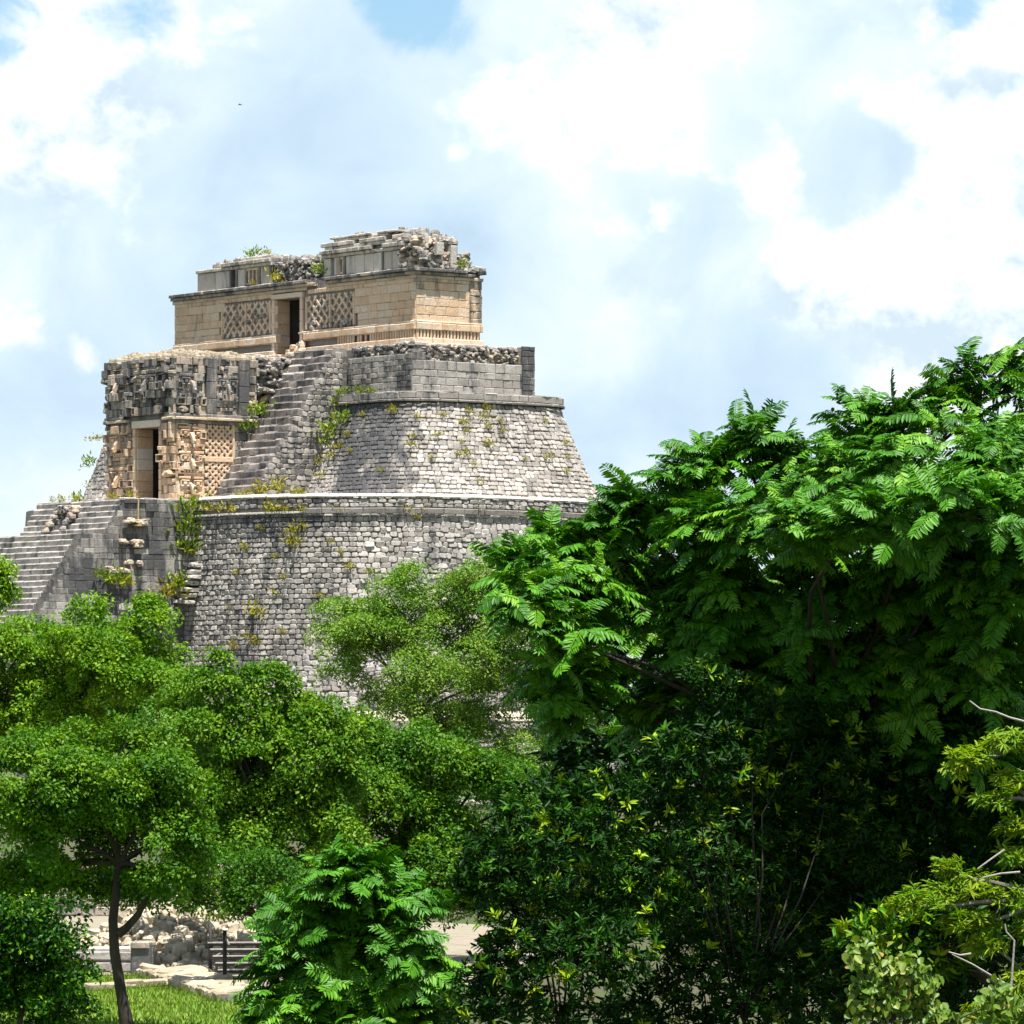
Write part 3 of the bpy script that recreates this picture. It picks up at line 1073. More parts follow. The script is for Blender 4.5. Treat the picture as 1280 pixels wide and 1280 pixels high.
# ------------------------------------------------------------------ gate temple (half way up, at the head of the great stair)
def build_gate_temple():
    ul, ur, vf, vb = 15.2, 8.4, -10.4, -4.9
    z0, zc, zt = ZT + .02, 21.55, 25.05
    t = thing('gate_temple', Vector(W(11.8, -7.6, ZT)), 'weathered temple with stone masks and dark doorway at the head of the great stair', 'temple')
    du0, du1, dz = 9.95, 12.3, 21.2
    mb = MB()
    # wall mass with a real doorway and chamber
    th = 1.15
    ubox(mb, ur + .06, du0, vf + .06, vf + th, z0, zt - .1, .4, .3)
    ubox(mb, du1, ul - .06, vf + .06, vf + th, z0, zt - .1, .4, .3)
    ubox(mb, du0, du1, vf + .06, vf + th, dz, zt - .1, .4, .3)
    ubox(mb, ur + .06, ur + .9, vf + th, vb, z0, zt - .1, .4, .3)
    ubox(mb, ul - .9, ul - .06, vf + th, vb, z0, zt - .1, .4, .3)
    ubox(mb, ur + .9, ul - .9, vb - .8, vb, z0, zt - .1, .25, .3)
    ubox(mb, ur + .06, ul - .06, vf + .06, vb, zt - .5, zt - .1, .3, .3)
    mb.build('wall_core', M['core'], t)
    F, S = front(vf), side(ur)
    darker = lambda s, z: .32 + .35 * (z > zc)
    # front: carved stones round the door
    hole = [(du0 - .25, du1 + .25, z0, dz + .45)]
    ps = mosaic(F, ur, ul, z0, zc - .15, .42, .20, (.25, .8), lambda s, z: .10 + .30 * (s > 12.8), hole)
    pw = ps; ps = []
    ps += mosaic(F, ur + .0, ul, zc + .35, zt, .44, .26, (.2, .7), .40)
    # side: mosaic columns between plain pilasters
    pw += mosaic(S, vf, -8.5, z0, zc - .2, .42, .12, (.2, .9), .05)
    ps += mosaic(S, vf, -8.45, zc + .35, zt, .42, .16, (.25, .7), .35)
    ps += mosaic(S, -7.75, -6.2, zc + .35, zt, .40, .10, (.25, .65), .40)
    ps += mosaic(S, -5.5, vb, zc + .35, zt, .44, .22, (.3, .75), .3)
    ps += mosaic(S, -5.15, vb, z0, zc - .2, .5, .1, (.25, .7), .2)
    emit(pw, 'carved_stone', M['tan'], t, 130, lambda x, y: 130 < x < 325)
    emit(ps, 'carved_stone', M['mixed'], t, 165, lambda x, y: 130 < x < 325)
    pil = []
    for (a, b) in ((-8.45, -7.75), (-6.2, -5.5)):
        z = zc + .35
        while z < zt - .1:
            h = min(R(.7, 1.2), zt - z)
            pil.append(block(S[0]((a + b) / 2, z + h / 2), V_, ZV, -U, b - a - .02, h - .012, .22, R(.25, .5), .62))
            z += h
    z = z0
    while z < zc - .3:
        h = min(R(.4, .6), zc - .2 - z)
        pil.append(block(S[0](-5.8, z + h / 2), V_, ZV, -U, 1.25, h - .015, .07, R(.25, .55), .5))
        z += h
    emit(pil, 'pilaster_block', M['mixed'], t, 80)
    # masks: one stack turning the corner, others over the door and beside it
    for zm in (17.75, 19.15, 20.55):
        stone_mask(t, S[0], V_, -U, -9.45, zm, 1.75, 1.32, (.2, .9), .05, M['tan'])
    stone_mask(t, S[0], V_, -U, -9.4, 23.4, 1.7, 1.5, (.25, .6), .4, M['mixed'])
    stone_mask(t, S[0], V_, -U, -6.97, 23.35, 1.4, 1.5, (.25, .6), .42, M['mixed'])
    for (u, zm, w, h) in ((11.1, 23.5, 2.6, 1.9), (14.0, 23.5, 1.9, 1.7), (8.95, 23.5, 1.2, 1.6), (13.9, 20.3, 1.9, 1.6), (13.9, 18.3, 1.9, 1.6), (9.1, 19.4, 1.05, 1.3)):
        stone_mask(t, F[0], -U, -V_, u, zm, w, h, (.2, .75), .28, M['mixed'] if zm > 21.5 else M['tan'])
    # moulded band over the lower storey
    cor = []
    for (za, zb, d, tn, sn) in ((zc - .2, zc, .14, (.3, .55), .55), (zc, zc + .16, .34, (.75, 1.0), -.1), (zc + .16, zc + .35, .24, (.25, .5), .5)):
        for plane, a, b in ((F, ur - .2, ul), (S, vf - .2, vb)):
            s = a
            while s < b:
                w = min(R(.7, 1.3), b - s)
                cor.append(block(plane[0](s + w / 2, (za + zb) / 2), plane[1], ZV, plane[2], w - .008, zb - za - .006, d, R(*tn), sn, back=.25))
                s += w
    cor = [p for p in cor if not (proj(p['c'])[0] < 205 and proj(p['c'])[0] > 165)]
    emit(cor, 'band_block', M['mixed'], t, 90)
    # lattice panels with their frames
    lattice('lattice_panel', t, S, -8.4, -6.6, 19.55, zc - .25, .40, .38, .13, .12, M['tan'], (.35, .75), -.1, .10, .09)
    lattice('lattice_panel', t, S, -8.4, -6.6, z0 + .05, 19.25, .40, .38, .13, .12, M['tan'], (.35, .75), -.1, .10, .09)
    fr = MB()
    for (a, b, c, d) in ((-8.5, -6.5, 19.25, 19.55), (-6.6, -6.42, z0, zc - .2)):
        fr.piece(block(S[0]((a + b) / 2, (c + d) / 2), V_, ZV, -U, b - a, d - c, .09, .6, .0))
    fr.build('panel_frame', M['tan'], t)
    # doorway: jambs, lintel, sunlit reveal
    dw = MB()
    for z in np.arange(z0, dz - .1, .62):
        h = min(.62, dz - z)
        dw.piece(block(F[0](du0 - .12, z + h / 2), -U, ZV, -V_, .26, h - .015, .10, R(.4, .8), .1))
        dw.piece(block(F[0](du1 + .12, z + h / 2), -U, ZV, -V_, .26, h - .015, .10, R(.4, .8), .1))
        # reveal stones on the far jamb (face the camera)
        for k in range(1):
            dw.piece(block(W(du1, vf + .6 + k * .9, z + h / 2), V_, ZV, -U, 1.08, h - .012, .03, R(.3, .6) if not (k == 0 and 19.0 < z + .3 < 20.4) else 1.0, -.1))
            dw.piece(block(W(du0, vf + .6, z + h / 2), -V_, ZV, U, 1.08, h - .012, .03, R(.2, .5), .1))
    dw.piece(block(F[0]((du0 + du1) / 2, dz + .2), -U, ZV, -V_, du1 - du0 + .5, .4, .16, .9, -.1))
    dw.build('doorway', M['tan'], t)
    # broken rubble roof, lit from above
    rb = MB()
    ubox(rb, ur + .15, ul - .15, vf + .15, vb - .1, zt - .15, zt + .02, .6, .1)
    ubox(rb, ur + .9, ul - .9, vf + .9, vb - .5, zt, zt + .22, .6, .1, taper=.35)
    roof = rb.build('roof', M['rubble'], t)
    rs = []
    for _ in range(620):
        u, v = R(ur - .05, ul + .05), R(vf - .05, vb + .05)
        e = min(u - ur, ul - u, v - vf, vb - v)
        zz = zt + .02 + min(.28, max(0, e) * .35) + R(-.05, .05)
        a = R(0, 6.28)
        T2 = V_ * math.cos(a) + U * math.sin(a)
        rs.append(rubble_stone(W(u, v, zz), T2, np.cross(ZV, T2), ZV, R(.2, .45), R(.16, .32), R(.08, .2), R(.4, 1.0), -.25, n=7))
    emit(rs, 'roof_stone', M['rubble'], roof, 150, lambda x, y: True, gain=lambda p: 1 / (1 + abs(p['c'][2] - zt)))
    # ragged eroded stones on the far corner that break the outline
    mb = MB()
    for _ in range(46):
        zz = R(z0, zt)
        mb.piece(rubble_stone(W(ul + R(-.4, -.05), vf + R(-.02, 1.2), zz), -U, ZV, -V_, R(.3, .55), R(.2, .4), R(.2, .42), R(.1, .7), R(.2, .6)))
    mb.build('eroded_corner', M['mixed'], t)
    return t


build_gate_temple()


# ------------------------------------------------------------------ summit temple
def build_summit_temple():
    u1, v1 = 23.6, 4.6
    zb, zm, zc, zt = ZB - .08, 26.95, 29.42, 29.95
    t = thing('summit_temple', Vector(W(11.8, 2.3, ZB)), 'long ruined tan stone temple with lattice panels crowning the pyramid', 'temple')
    du0, du1, dz = 10.9, 13.35, 29.05
    mb = MB()
    ubox(mb, .08, du0, .08, 1.0, zb, zc, .4, .1)
    ubox(mb, du1, u1, .08, 1.0, zb, zc, .4, .1)
    ubox(mb, du0, du1, .08, 1.0, dz, zc, .4, .1)
    ubox(mb, .08, u1, 3.7, v1 - .05, zb, zc, .4, .1)
    ubox(mb, .08, 1.0, 1.0, 3.7, zb, zc, .4, .1)
    ubox(mb, u1 - .9, u1, 1.0, 3.7, zb, zc, .4, .1)
    ubox(mb, du1 + .9, du1 + 1.7, 1.0, 3.7, zb, zc, .3, .1)
    ubox(mb, du0 - 1.6, du0 - .8, 1.0, 3.7, zb, zc, .3, .1)
    ubox(mb, .08, u1, .08, v1 - .05, zc, zt - .05, .4, .2)
    mb.build('wall_core', M['core'], t)
    F, S = front(0), side(0)
    la, lb = (5.75, 10.3), (13.85, 18.7)
    lz0, lz1 = 27.15, 29.02
    holes = [(la[0], la[1], lz0, lz1), (lb[0], lb[1], lz0, lz1), (du0 - .3, du1 + .3, zb, dz + .3)]
    sf = lambda s, z: .02 + .42 * mnoise.noise(Vector((s * .45, z * .3, 3))) + .30 * max(0, z - 28.9) / .5 + .35 * (s > 20.5 and s < 22.3) * (z < 28.6) * .5
    ps = lay(F, 0, u1, zm, zc, (.40, .52), (.55, 1.2), .05, (.45, .85), sf, holes, gap=.006, jd=.004)
    ps += [p for p in lay(F, 0, u1, zm - .45, zm, (.40, .45), (.55, 1.0), .12, (.3, .7), lambda s, z: .25, [(du0 - .3, du1 + .3, zb, 40)])]
    ss = lambda s, z: .0 + .42 * mnoise.noise(Vector((s * .6, z * .3, 8))) + .35 * max(0, z - 28.9) / .5 + .4 * (s > 3.7) + .25 * (s < .3)
    ps += lay(S, 0, 3.75, zm, zc, (.40, .52), (.5, 1.0), .05, (.45, .82), ss, gap=.006, jd=.004)
    ps += lay(S, 3.75, v1, zm, zc, (.34, .44), (.4, .9), .10, (.5, .9), ss, gap=.015, jd=.02)
    emit(ps, 'wall_block', M['tan'], t, 300, lambda x, y: 215 < x < 606)
    # moulding with little columns under it
    mo = []
    for plane, a, b in ((F, -.05, u1), (S, -.05, v1)):
        for (za, zz, d, tn, bw) in ((zm - .02, zm + .10, .16, (.7, 1.0), (.8, 1.4)), (26.55, zm - .02, .20, (.45, .85), (.6, 1.1)), (zb, 26.10, .22, (.55, .95), (.6, 1.2))):
            s = a
            while s < b:
                w = min(R(*bw), b - s)
                if not (plane is F and du0 - .3 < s + w / 2 < du1 + .3):
                    mo.append(block(plane[0](s + w / 2, (za + zz) / 2), plane[1], ZV, plane[2], w - .01, zz - za - .01, d, R(*tn), .0 if plane is S else .15, back=.2))
                s += w
    emit(mo, 'moulding_block', M['tan'], t, 90)
    for plane, a, b in ((S, .05, v1 - .1), (F, .1, 7.2)):
        s = a
        while s < b:
            if not (plane is F and R(0, 1) < .08):
                c = MB()
                P = plane[0](s, 26.32) + plane[2] * .06
                th = np.arange(8) / 8 * 2 * np.pi
                pts = [P + plane[1] * math.cos(x) * .085 + plane[2] * math.sin(x) * .085 for x in th]
                Vc = np.array([p - ZV * .225 for p in pts] + [p + ZV * .225 for p in pts])
                c.add(Vc, [(i, (i + 1) % 8, 8 + (i + 1) % 8, 8 + i) for i in range(8)], R(.35, .8), -.1)
                c.build('colonnette', M['tan'], t, smooth=True)
            s += .235
    # lattice panels
    for (a, b) in (la, lb):
        m = (a + b) / 2
        ruined = a == la[0]
        for (p, q) in ((a + .06, m - .1), (m + .1, b - .06)):
            lattice('lattice_panel', t, F, p, q, lz0, lz1, .62, .62, .15, .15, M['tan'], (.5, .95), .05 + (.15 if ruined else 0), .15, .13)
        fr = MB()
        for sx in (a, m, b):
            fr.piece(block(F[0](sx, (lz0 + lz1) / 2), -U, ZV, -V_, .14, lz1 - lz0, .10, .7, .0))
        fr.build('panel_frame', M['tan'], t)
        mb = MB()
        for _ in range(7 if not ruined else 12):
            s, z = R(a + .5, b - .5), R(lz0 + .1, lz1 - .5) if not ruined else R(lz0 - .05, lz0 + .5)
            mb.piece(rubble_stone(F[0](s, z), -U, ZV, -V_, R(.2, .4), R(.15, .3), R(.1, .2), R(.1, .6), .35))
        mb.build('broken_carving', M['mixed'], t)
    # doorway
    dw = MB()
    for z in np.arange(zb, dz - .05, .66):
        h = min(.66, dz - z)
        for ux in (du0 - .15, du1 + .15):
            dw.piece(block(F[0](ux, z + h / 2), -U, ZV, -V_, .28, h - .012, .12, R(.7, 1.0), -.1))
        dw.piece(block(W(du1, .5, z + h / 2), V_, ZV, -U, .95, h - .01, .03, R(.55, .85), .05))
        dw.piece(block(W(du0, .5, z + h / 2), -V_, ZV, U, .95, h - .01, .03, R(.4, .7), .05))
    dw.piece(block(F[0]((du0 + du1) / 2, dz + .14), -U, ZV, -V_, du1 - du0 + .6, .28, .16, .85, -.1))
    dw.build('doorway', M['tan'], t)
    db = MB()
    for _ in range(44):
        s = du0 - 1.0 + abs(random.gauss(0, .9)) if R(0, 1) < .6 else R(du0, du1 + .5)
        z = zb + max(0, .95 - abs(s - (du0 - .1)) * .7) * R(0, 1)
        db.piece(rubble_stone(W(s, -.1 - R(0, .45), z), -U, ZV, -V_, R(.25, .5), R(.2, .35), R(.12, .3), R(.3, .9), R(0, .4)))
    db.build('fallen_masonry', M['tan'], t)
    # cornice: three courses flaring outward, broken over the door
    co = []
    for (za, zz, d, tn, sn) in ((zc - .02, zc + .18, .10, (.6, 1.0), .0), (zc + .18, zc + .36, .26, (.35, .7), .38), (zc + .36, zt + .02, .40, (.25, .6), .58)):
        for plane, a, b in ((F, -d, u1 + .15), (S, -d, v1 + .1)):
            s = a
            while s < b:
                w = min(R(.6, 1.2), b - s)
                if b - s - w < .25: w = b - s
                gone = plane is F and 8.6 < s + w / 2 < 9.7
                ruin = plane is S and s + w / 2 > 3.2 and za > zc + .1
                if not gone and not (ruin and R(0, 1) < .55):
                    co.append(block(plane[0](s + w / 2, (za + zz) / 2), plane[1], ZV, plane[2], w - .012, zz - za - .01, d + R(-.02, .02), R(*tn), sn + .3 * nz(plane[0](s, za), .5), back=.4))
                s += w
    emit(co, 'cornice_block', M['mixed'], t, 120)
    # upper facade: two standing pieces with panels, torn core between and at the right end
    up = MB()
    ubox(up, .9, 9.15, .42, 3.6, zt - .1, 31.74, .35, .3)
    ubox(up, 1.6, 8.2, .6, 3.4, 31.7, 32.12, .4, .2)
    ubox(up, 9.1, 14.2, 1.0, 3.6, zt - .1, 31.3, .3, .4)
    ubox(up, 14.1, 21.7, .42, 3.6, zt - .1, 31.15, .35, .3)
    ubox(up, 14.1, 18.2, .42, 3.6, zt - .1, 31.4, .35, .3)
    ubox(up, .2, 1.0, 1.0, 3.9, zt - .1, 30.9, .35, .3)
    core = up.build('upper_core', M['core'], t)
    FU = front(.36)
    su = lambda s, z: .22 + .35 * max(0, z - 31.2) + .2 * (z < 30.2)
    q = []
    topl = lambda s: 31.34 if s > 20.0 else (31.58 if s > 18.3 else 31.8)
    topr = lambda s: 32.02 if s > 8.2 else (32.35 if s > 2.2 else 31.98)
    # plain panels, each of a few upright slabs
    pn = []
    for (a, b) in ((1.9, 3.4), (3.5, 7.0), (14.4, 15.3), (16.9, 17.6), (18.4, 19.9), (19.95, 21.75)):
        k = max(1, int(round((b - a) / .9)))
        for i in range(k):
            w = (b - a) / k
            pn.append(block(FU[0](a + w * (i + .5), 30.6), -U, ZV, -V_, w - .012, 1.03, .05 + R(-.012, .012), R(.4, .95), R(-.05, .3)))
    for (a, b) in ((8.45, 9.1), (7.85, 8.1)):
        pn.append(block(FU[0]((a + b) / 2, 30.6), -U, ZV, -V_, b - a - .02, 1.0, .07, R(.6, .9), .0))
    # narrow pilasters
    for a in (1.75, 3.45, 7.1, 7.5, 14.3, 15.4, 16.75, 17.7, 18.3):
        q.append(block(FU[0](a, 30.6), -U, ZV, -V_, .16, 1.05, .14, R(.2, .5), .6))
    # string courses under and over the panels
    for (za, zz, d, tn, sn) in ((zt, 30.08, .20, (.35, .7), .45), (31.12, 31.32, .16, (.4, .75), .3), (31.32, 31.55, .30, (.35, .7), .4), (31.55, 31.75, .12, (.4, .8), .3), (31.75, 31.98, .17, (.4, .85), .3), (31.98, 32.16, .03, (.35, .8), .25), (32.16, 32.30, .08, (.45, .85), .2)):
        for (a, b, top) in ((1.4, 9.2, topr), (14.1, 21.8, topl)):
            s = a
            while s < b:
                w = min(R(.5, 1.1), b - s)
                if zz - .03 < top(s + w / 2) and not (zz > 31.5 and R(0, 1) < .15):
                    q.append(block(FU[0](s + w / 2, (za + zz) / 2), -U, ZV, -V_, w - .012, zz - za - .012, d + R(-.03, .03), R(*tn), sn, back=.4))
                s += w
    emit(q, 'upper_block', M['pale'], core, 170)
    emit(pn, 'panel_slab', M['pale'], core, 40)
    # small relief niches
    for (a, b) in ((7.15, 7.8), (15.5, 16.65)):
        nb = MB()
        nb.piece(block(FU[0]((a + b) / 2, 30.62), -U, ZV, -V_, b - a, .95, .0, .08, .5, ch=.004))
        for k in range(3):
            x = a + (b - a) * (k + .5) / 3
            nb.piece(block(FU[0](x, 30.6), -U, ZV, -V_, .12, .72, .10, R(.6, .9), .1))
        nb.piece(block(FU[0]((a + b) / 2, 31.02), -U, ZV, -V_, b - a, .14, .12, .7, .2))
        nb.piece(block(FU[0]((a + b) / 2, 30.18), -U, ZV, -V_, b - a, .12, .12, .7, .2))
        nb.build('relief_niche', M['tan'], core)
    # torn rubble core
    rs = rubble_field(*[front(.95)[i] for i in (0, 1, 2)], 9.2, 14.2, zt, 31.3, .30, .34, (.05, .6), .30)
    rs += rubble_field(*[front(.45)[i] for i in (0, 1, 2)], .3, 1.75, zt, 31.7, .30, .30, (.2, .75), .2)
    rs += rubble_field(*[side(.45)[i] for i in (0, 1, 2)], .4, 2.4, zt, 31.75, .28, .28, (.25, .8), .15)
    rs += rubble_field(*[side(.3)[i] for i in (0, 1, 2)], 2.3, 3.9, zt, 30.95, .26, .26, (.3, .8), .15)
    emit(rs, 'core_stone', M['mixed'], core, 220, lambda x, y: 235 < x < 606)
    # ragged stones along the broken top
    rg = []
    def ridge(ua, ub, v, za, zb_, n, sz=.36):
        for _ in range(n):
            f = R(0, 1)
            u = ua + (ub - ua) * f
            zz = za + (zb_ - za) * f + R(-.08, .14)
            a = R(0, 6.28)
            T2 = V_ * math.cos(a) + U * math.sin(a)
            T2 = T2 + ZV * R(-.25, .25)
            T2 = T2 / np.linalg.norm(T2)
            N2 = np.cross(T2, np.cross(ZV, T2)) 
            N2 = N2 / np.linalg.norm(N2)
            rg.append(rubble_stone(W(u, v + R(-.2, 2.4), zz), T2, np.cross(N2, T2), N2, sz * R(.7, 1.5), sz * R(.5, 1.0), sz * R(.3, .8), R(.2, .8), R(0, .45), n=7))
    ridge(9.1, 14.2, 1.1, 31.32, 31.35, 60)
    ridge(1.8, 8.1, .9, 32.10, 32.16, 70)
    ridge(8.1, 9.0, .7, 31.72, 31.74, 10)
    ridge(.9, 1.8, .7, 31.72, 32.0, 16)
    ridge(14.2, 18.4, .7, 31.5, 31.65, 40)
    ridge(18.4, 20.4, .7, 31.62, 31.42, 34)
    ridge(20.4, 21.5, .8, 31.35, 31.2, 18)
    ridge(.1, 1.0, .6, 31.5, 31.7, 26)
    for _ in range(60):
        v = R(.3, 4.7)
        rg.append(rubble_stone(W(R(-.25, .7), v, zt + max(0, 1.0 - (v - .3) * .35) * R(0, 1) + R(0, .12)), V_, ZV, -U, R(.2, .5), R(.16, .34), R(.1, .3), R(.25, .85), R(0, .4), n=7))
    # upright slabs left standing at the right end
    for (v, z, w, h) in ((2.55, 30.75, .42, 1.15), (3.5, 30.25, .30, .5), (1.6, 31.1, .5, .7), (4.3, 30.1, .5, .3)):
        rg.append(block(W(.05, v, z), V_, ZV, -U, w, h, .2, .85, .0, back=.5))
    emit(rg, 'loose_stone', M['grey'], core, 160)
    return t


build_summit_temple()


# ------------------------------------------------------------------ leaves
def unit(a):
    return a / np.maximum(1e-9, np.linalg.norm(a, axis=-1, keepdims=True))


def leaf_cards(pos, ldir, nrm, L, Wd, fold=0.12, lens=False):
    """every leaf is a small folded blade: a diamond, or a six-point lens where leaves show large"""
    n = len(pos)
    ldir = unit(ldir)
    sidev = unit(np.cross(nrm, ldir))
    nr = np.cross(ldir, sidev)
    L = np.broadcast_to(np.asarray(L, float), (n,))[:, None]
    Wd = np.broadcast_to(np.asarray(Wd, float), (n,))[:, None]
    if not lens:
        V = np.stack([pos - ldir * L / 2, pos - sidev * Wd / 2 + nr * Wd * fold, pos + ldir * L / 2, pos + sidev * Wd / 2 + nr * Wd * fold], 1)
        F = np.array([[0, 1, 2], [0, 2, 3]])
        k = 4
    else:
        up = nr * Wd * fold
        dr = -nr * L * .10
        V = np.stack([pos - ldir * L / 2, pos - ldir * L * .18 - sidev * Wd * .5 + up, pos + ldir * L * .2 - sidev * Wd * .42 + up + dr * .3,
                      pos + ldir * L / 2 + dr, pos + ldir * L * .2 + sidev * Wd * .42 + up + dr * .3, pos - ldir * L * .18 + sidev * Wd * .5 + up], 1)
        F = np.array([[0, 1, 2, 3], [0, 3, 4, 5]])
        k = 6
    faces = (F[None] + (np.arange(n) * k)[:, None, None]).reshape(-1, F.shape[1])
    return V.reshape(-1, 3), faces, k


def rand_dirs(n):
    return unit(RNG.normal(size=(n, 3)))


def tube(mb, pts, radii, n=6, tone=.5):
    pts = [np.array(p, float) for p in pts]
    V, F = [], []
    for i, p in enumerate(pts):
        a, b = pts[max(0, i - 1)], pts[min(len(pts) - 1, i + 1)]
        t = unit(b - a)
        x = np.cross(t, (0.31, .95, .1))
        x = unit(x)
        y = np.cross(t, x)
        for k in range(n):
            th = 2 * math.pi * k / n
            V.append(p + (x * math.cos(th) + y * math.sin(th)) * radii[i])
    for i in range(len(pts) - 1):
        for k in range(n):
            F.append((i * n + k, i * n + (k + 1) % n, (i + 1) * n + (k + 1) % n, (i + 1) * n + k))
    F.append(tuple(range(len(pts) * n - n, len(pts) * n)))
    mb.add(np.array(V), F, tone, 0)


def bough(mb, a, b, r0, r1, sag=0.12, seg=5, n=6):
    """a limb from a to b that bends and tapers"""
    a, b = np.array(a, float), np.array(b, float)
    L = np.linalg.norm(b - a)
    off = rand_dirs(1)[0] * L * .10
    pts, rr = [], []
    for i in range(seg + 1):
        t = i / seg
        p = a + (b - a) * t + off * math.sin(math.pi * t) + ZV * (-sag * L * math.sin(math.pi * t) * .5)
        p = p + RNG.normal(size=3) * L * .012 * (0 < i < seg)
        pts.append(p); rr.append(r0 + (r1 - r0) * t)
    tube(mb, pts, rr, n)
    return pts


def lobes_world(lobes, d):
    """(px, py, rx, ry[, depth offset in m]) -> ellipsoids in the world"""
    out = []
    for l in lobes:
        dd = d + (l[4] if len(l) > 4 else 0)
        c = np.array(at(l[0], l[1], dd))
        rx, rz = l[2] * dd / 6300, l[3] * dd / 6300
        out.append((c, np.array((rx, (rx + rz) * .5, rz))))
    return out


def crown_points(lobes, spacing, inner=0.25, low=-0.55, shell=(.72, 1.05)):
    """points through the crown's outer layer, thinner inside, with the outward direction at each"""
    P, N = [], []
    for i, (c, r) in enumerate(lobes):
        area = 4 * math.pi * ((r[0] * r[1]) ** 1.6 / 3 + (r[0] * r[2]) ** 1.6 / 3 + (r[1] * r[2]) ** 1.6 / 3) ** (1 / 1.6)
        n = max(4, int(area / spacing ** 2))
        dr = rand_dirs(n * 2)
        dr = dr[dr[:, 2] > low][:n]
        lump = np.array([1 + .34 * mnoise.noise(Vector(x * 2.6 + i)) for x in dr])
        k = RNG.uniform(shell[0], shell[1], len(dr)) * lump
        ins = RNG.random(len(dr)) < inner
        k[ins] = RNG.uniform(.35, .75, ins.sum())
        p = c + dr * r * k[:, None]
        keep = np.ones(len(p), bool)
        for j, (c2, r2) in enumerate(lobes):
            if j != i:
                keep &= (((p - c2) / r2) ** 2).sum(1) > .55
        P.append(p[keep]); N.append(unit(dr / r)[keep])
    return np.concatenate(P), np.concatenate(N)


def small_leaf_crown(lobes, spacing, per, pad, leaf, tone=(.15, .75), flat=.35, inner=.25, low=-.55, lens=False, upw=.7, ratio=.55, gap=0.30):
    C, N = crown_points(lobes, spacing, inner, low)
    if gap:
        keep = np.array([mnoise.noise(Vector(c * .9)) > -gap for c in C])
        C, N = C[keep], N[keep]
    m = len(C)
    ax = unit(N * .6 + np.array((0, 0, upw)) + RNG.normal(size=(m, 3)) * .25)
    t1 = unit(np.cross(ax, rand_dirs(m)))
    t2 = np.cross(ax, t1)
    ctone = RNG.uniform(tone[0], tone[1], m)
    psz = RNG.uniform(.65, 1.35, m) * pad
    idx = np.repeat(np.arange(m), per)
    n = len(idx)
    q = rand_dirs(n)
    q[:, 2] = np.where(q[:, 2] < -.25, -q[:, 2], q[:, 2])
    rad = psz[idx] * (.45 + .60 * RNG.random(n) ** .6)
    off = t1[idx] * (rad * q[:, 0])[:, None] + t2[idx] * (rad * q[:, 1])[:, None] + ax[idx] * (rad * q[:, 2] * (.45 + flat))[:, None]
    pos = C[idx] + off
    ldir = unit(off) * .7 + RNG.normal(size=(n, 3)) * .5 - np.array((0, 0, .35))
    nrm = unit(unit(off) * .45 + ax[idx] * .55 + RNG.normal(size=(n, 3)) * .36)
    L = RNG.uniform(.7, 1.35, n) * leaf
    V, F, k = leaf_cards(pos, ldir, nrm, L, L * ratio, .14, lens)
    tn = np.repeat(np.clip(ctone[idx] + RNG.normal(size=n) * .13, 0, 1), k)
    return V, F, tn, C


def tree_root(name, base, label, cat='tree', group=None):
    return thing(name, Vector(base), label, cat, group)


def add_crown(V, F, tn, mat, root, name='crown'):
    me = np_mesh(name, V - np.array(root.location), F, tn)
    o = link_mesh(name, me, mat, root)
    o['kind'] = 'stuff'
    return o


def skeleton(root, base, fork, lobes, C, r0, mat, twigs=60, pts=None, name='trunk', rtw=.35):
    """trunk, one limb to each lobe, twigs to some of the leaf clumps"""
    mb = MB()
    path = pts if pts else [base, (np.array(base) + np.array(fork)) / 2 + RNG.normal(size=3) * .08, fork]
    tube(mb, path, [r0 * (1.25 if i == 0 else 1 - .3 * i / (len(path) - 1)) for i in range(len(path))], 9)
    tr = mb.build(name, mat, root, smooth=True)
    hubs = []
    for (c, r) in lobes:
        b = MB()
        e = c - np.array((0, 0, r[2] * .25))
        p = bough(b, fork, e, r0 * .5, r0 * .14, -.22)
        b.build('branch', mat, root, smooth=True)
        hubs.append((e, c))
    if len(C):
        b = MB()
        for i in RNG.choice(len(C), min(twigs, len(C)), replace=False):
            j = min(range(len(hubs)), key=lambda q: np.linalg.norm(hubs[q][1] - C[i]))
            bough(b, hubs[j][0], C[i], r0 * .16, r0 * .05, .05, 4, 5)
        b.build('twigs', mat, root)['kind'] = 'stuff'
    return tr


def split_lobes(lobes, d, k=4):
    """break every lobe of a crown into a handful of smaller uneven ones"""
    out = []
    for l in lobes:
        z = l[4] if len(l) > 4 else 0
        for i in range(k):
            a = 2 * math.pi * i / k + R(-.6, .6)
            m = R(.35, .62)
            out.append((l[0] + math.cos(a) * l[2] * m, l[1] + math.sin(a) * l[3] * m, l[2] * R(.42, .62), l[3] * R(.48, .78), z + R(-.6, .6) * l[2] * d / 6300))
    return out


def leafy_tree(name, label, d, lobes_px, base_px, fork_px, r0, leafmat, barkmat, spacing, per, pad, leaf, group=None, twigs=60, trunk_pts=None, cat='tree', **kw):
    lb = lobes_world(lobes_px, d)
    fine = lobes_world(split_lobes(lobes_px, d), d)
    g = at(base_px, 900 + CAM_Z * 6300 / d, d)
    root = tree_root(name, g, label, cat, group)
    V, F, tn, C = small_leaf_crown(fine, spacing, per, pad, leaf, **kw)
    add_crown(V, F, tn, leafmat, root)
    fork = np.array(at(fork_px[0], fork_px[1], d))
    skeleton(root, np.array(g), fork, lb, C, r0, barkmat, twigs, trunk_pts)
    return root


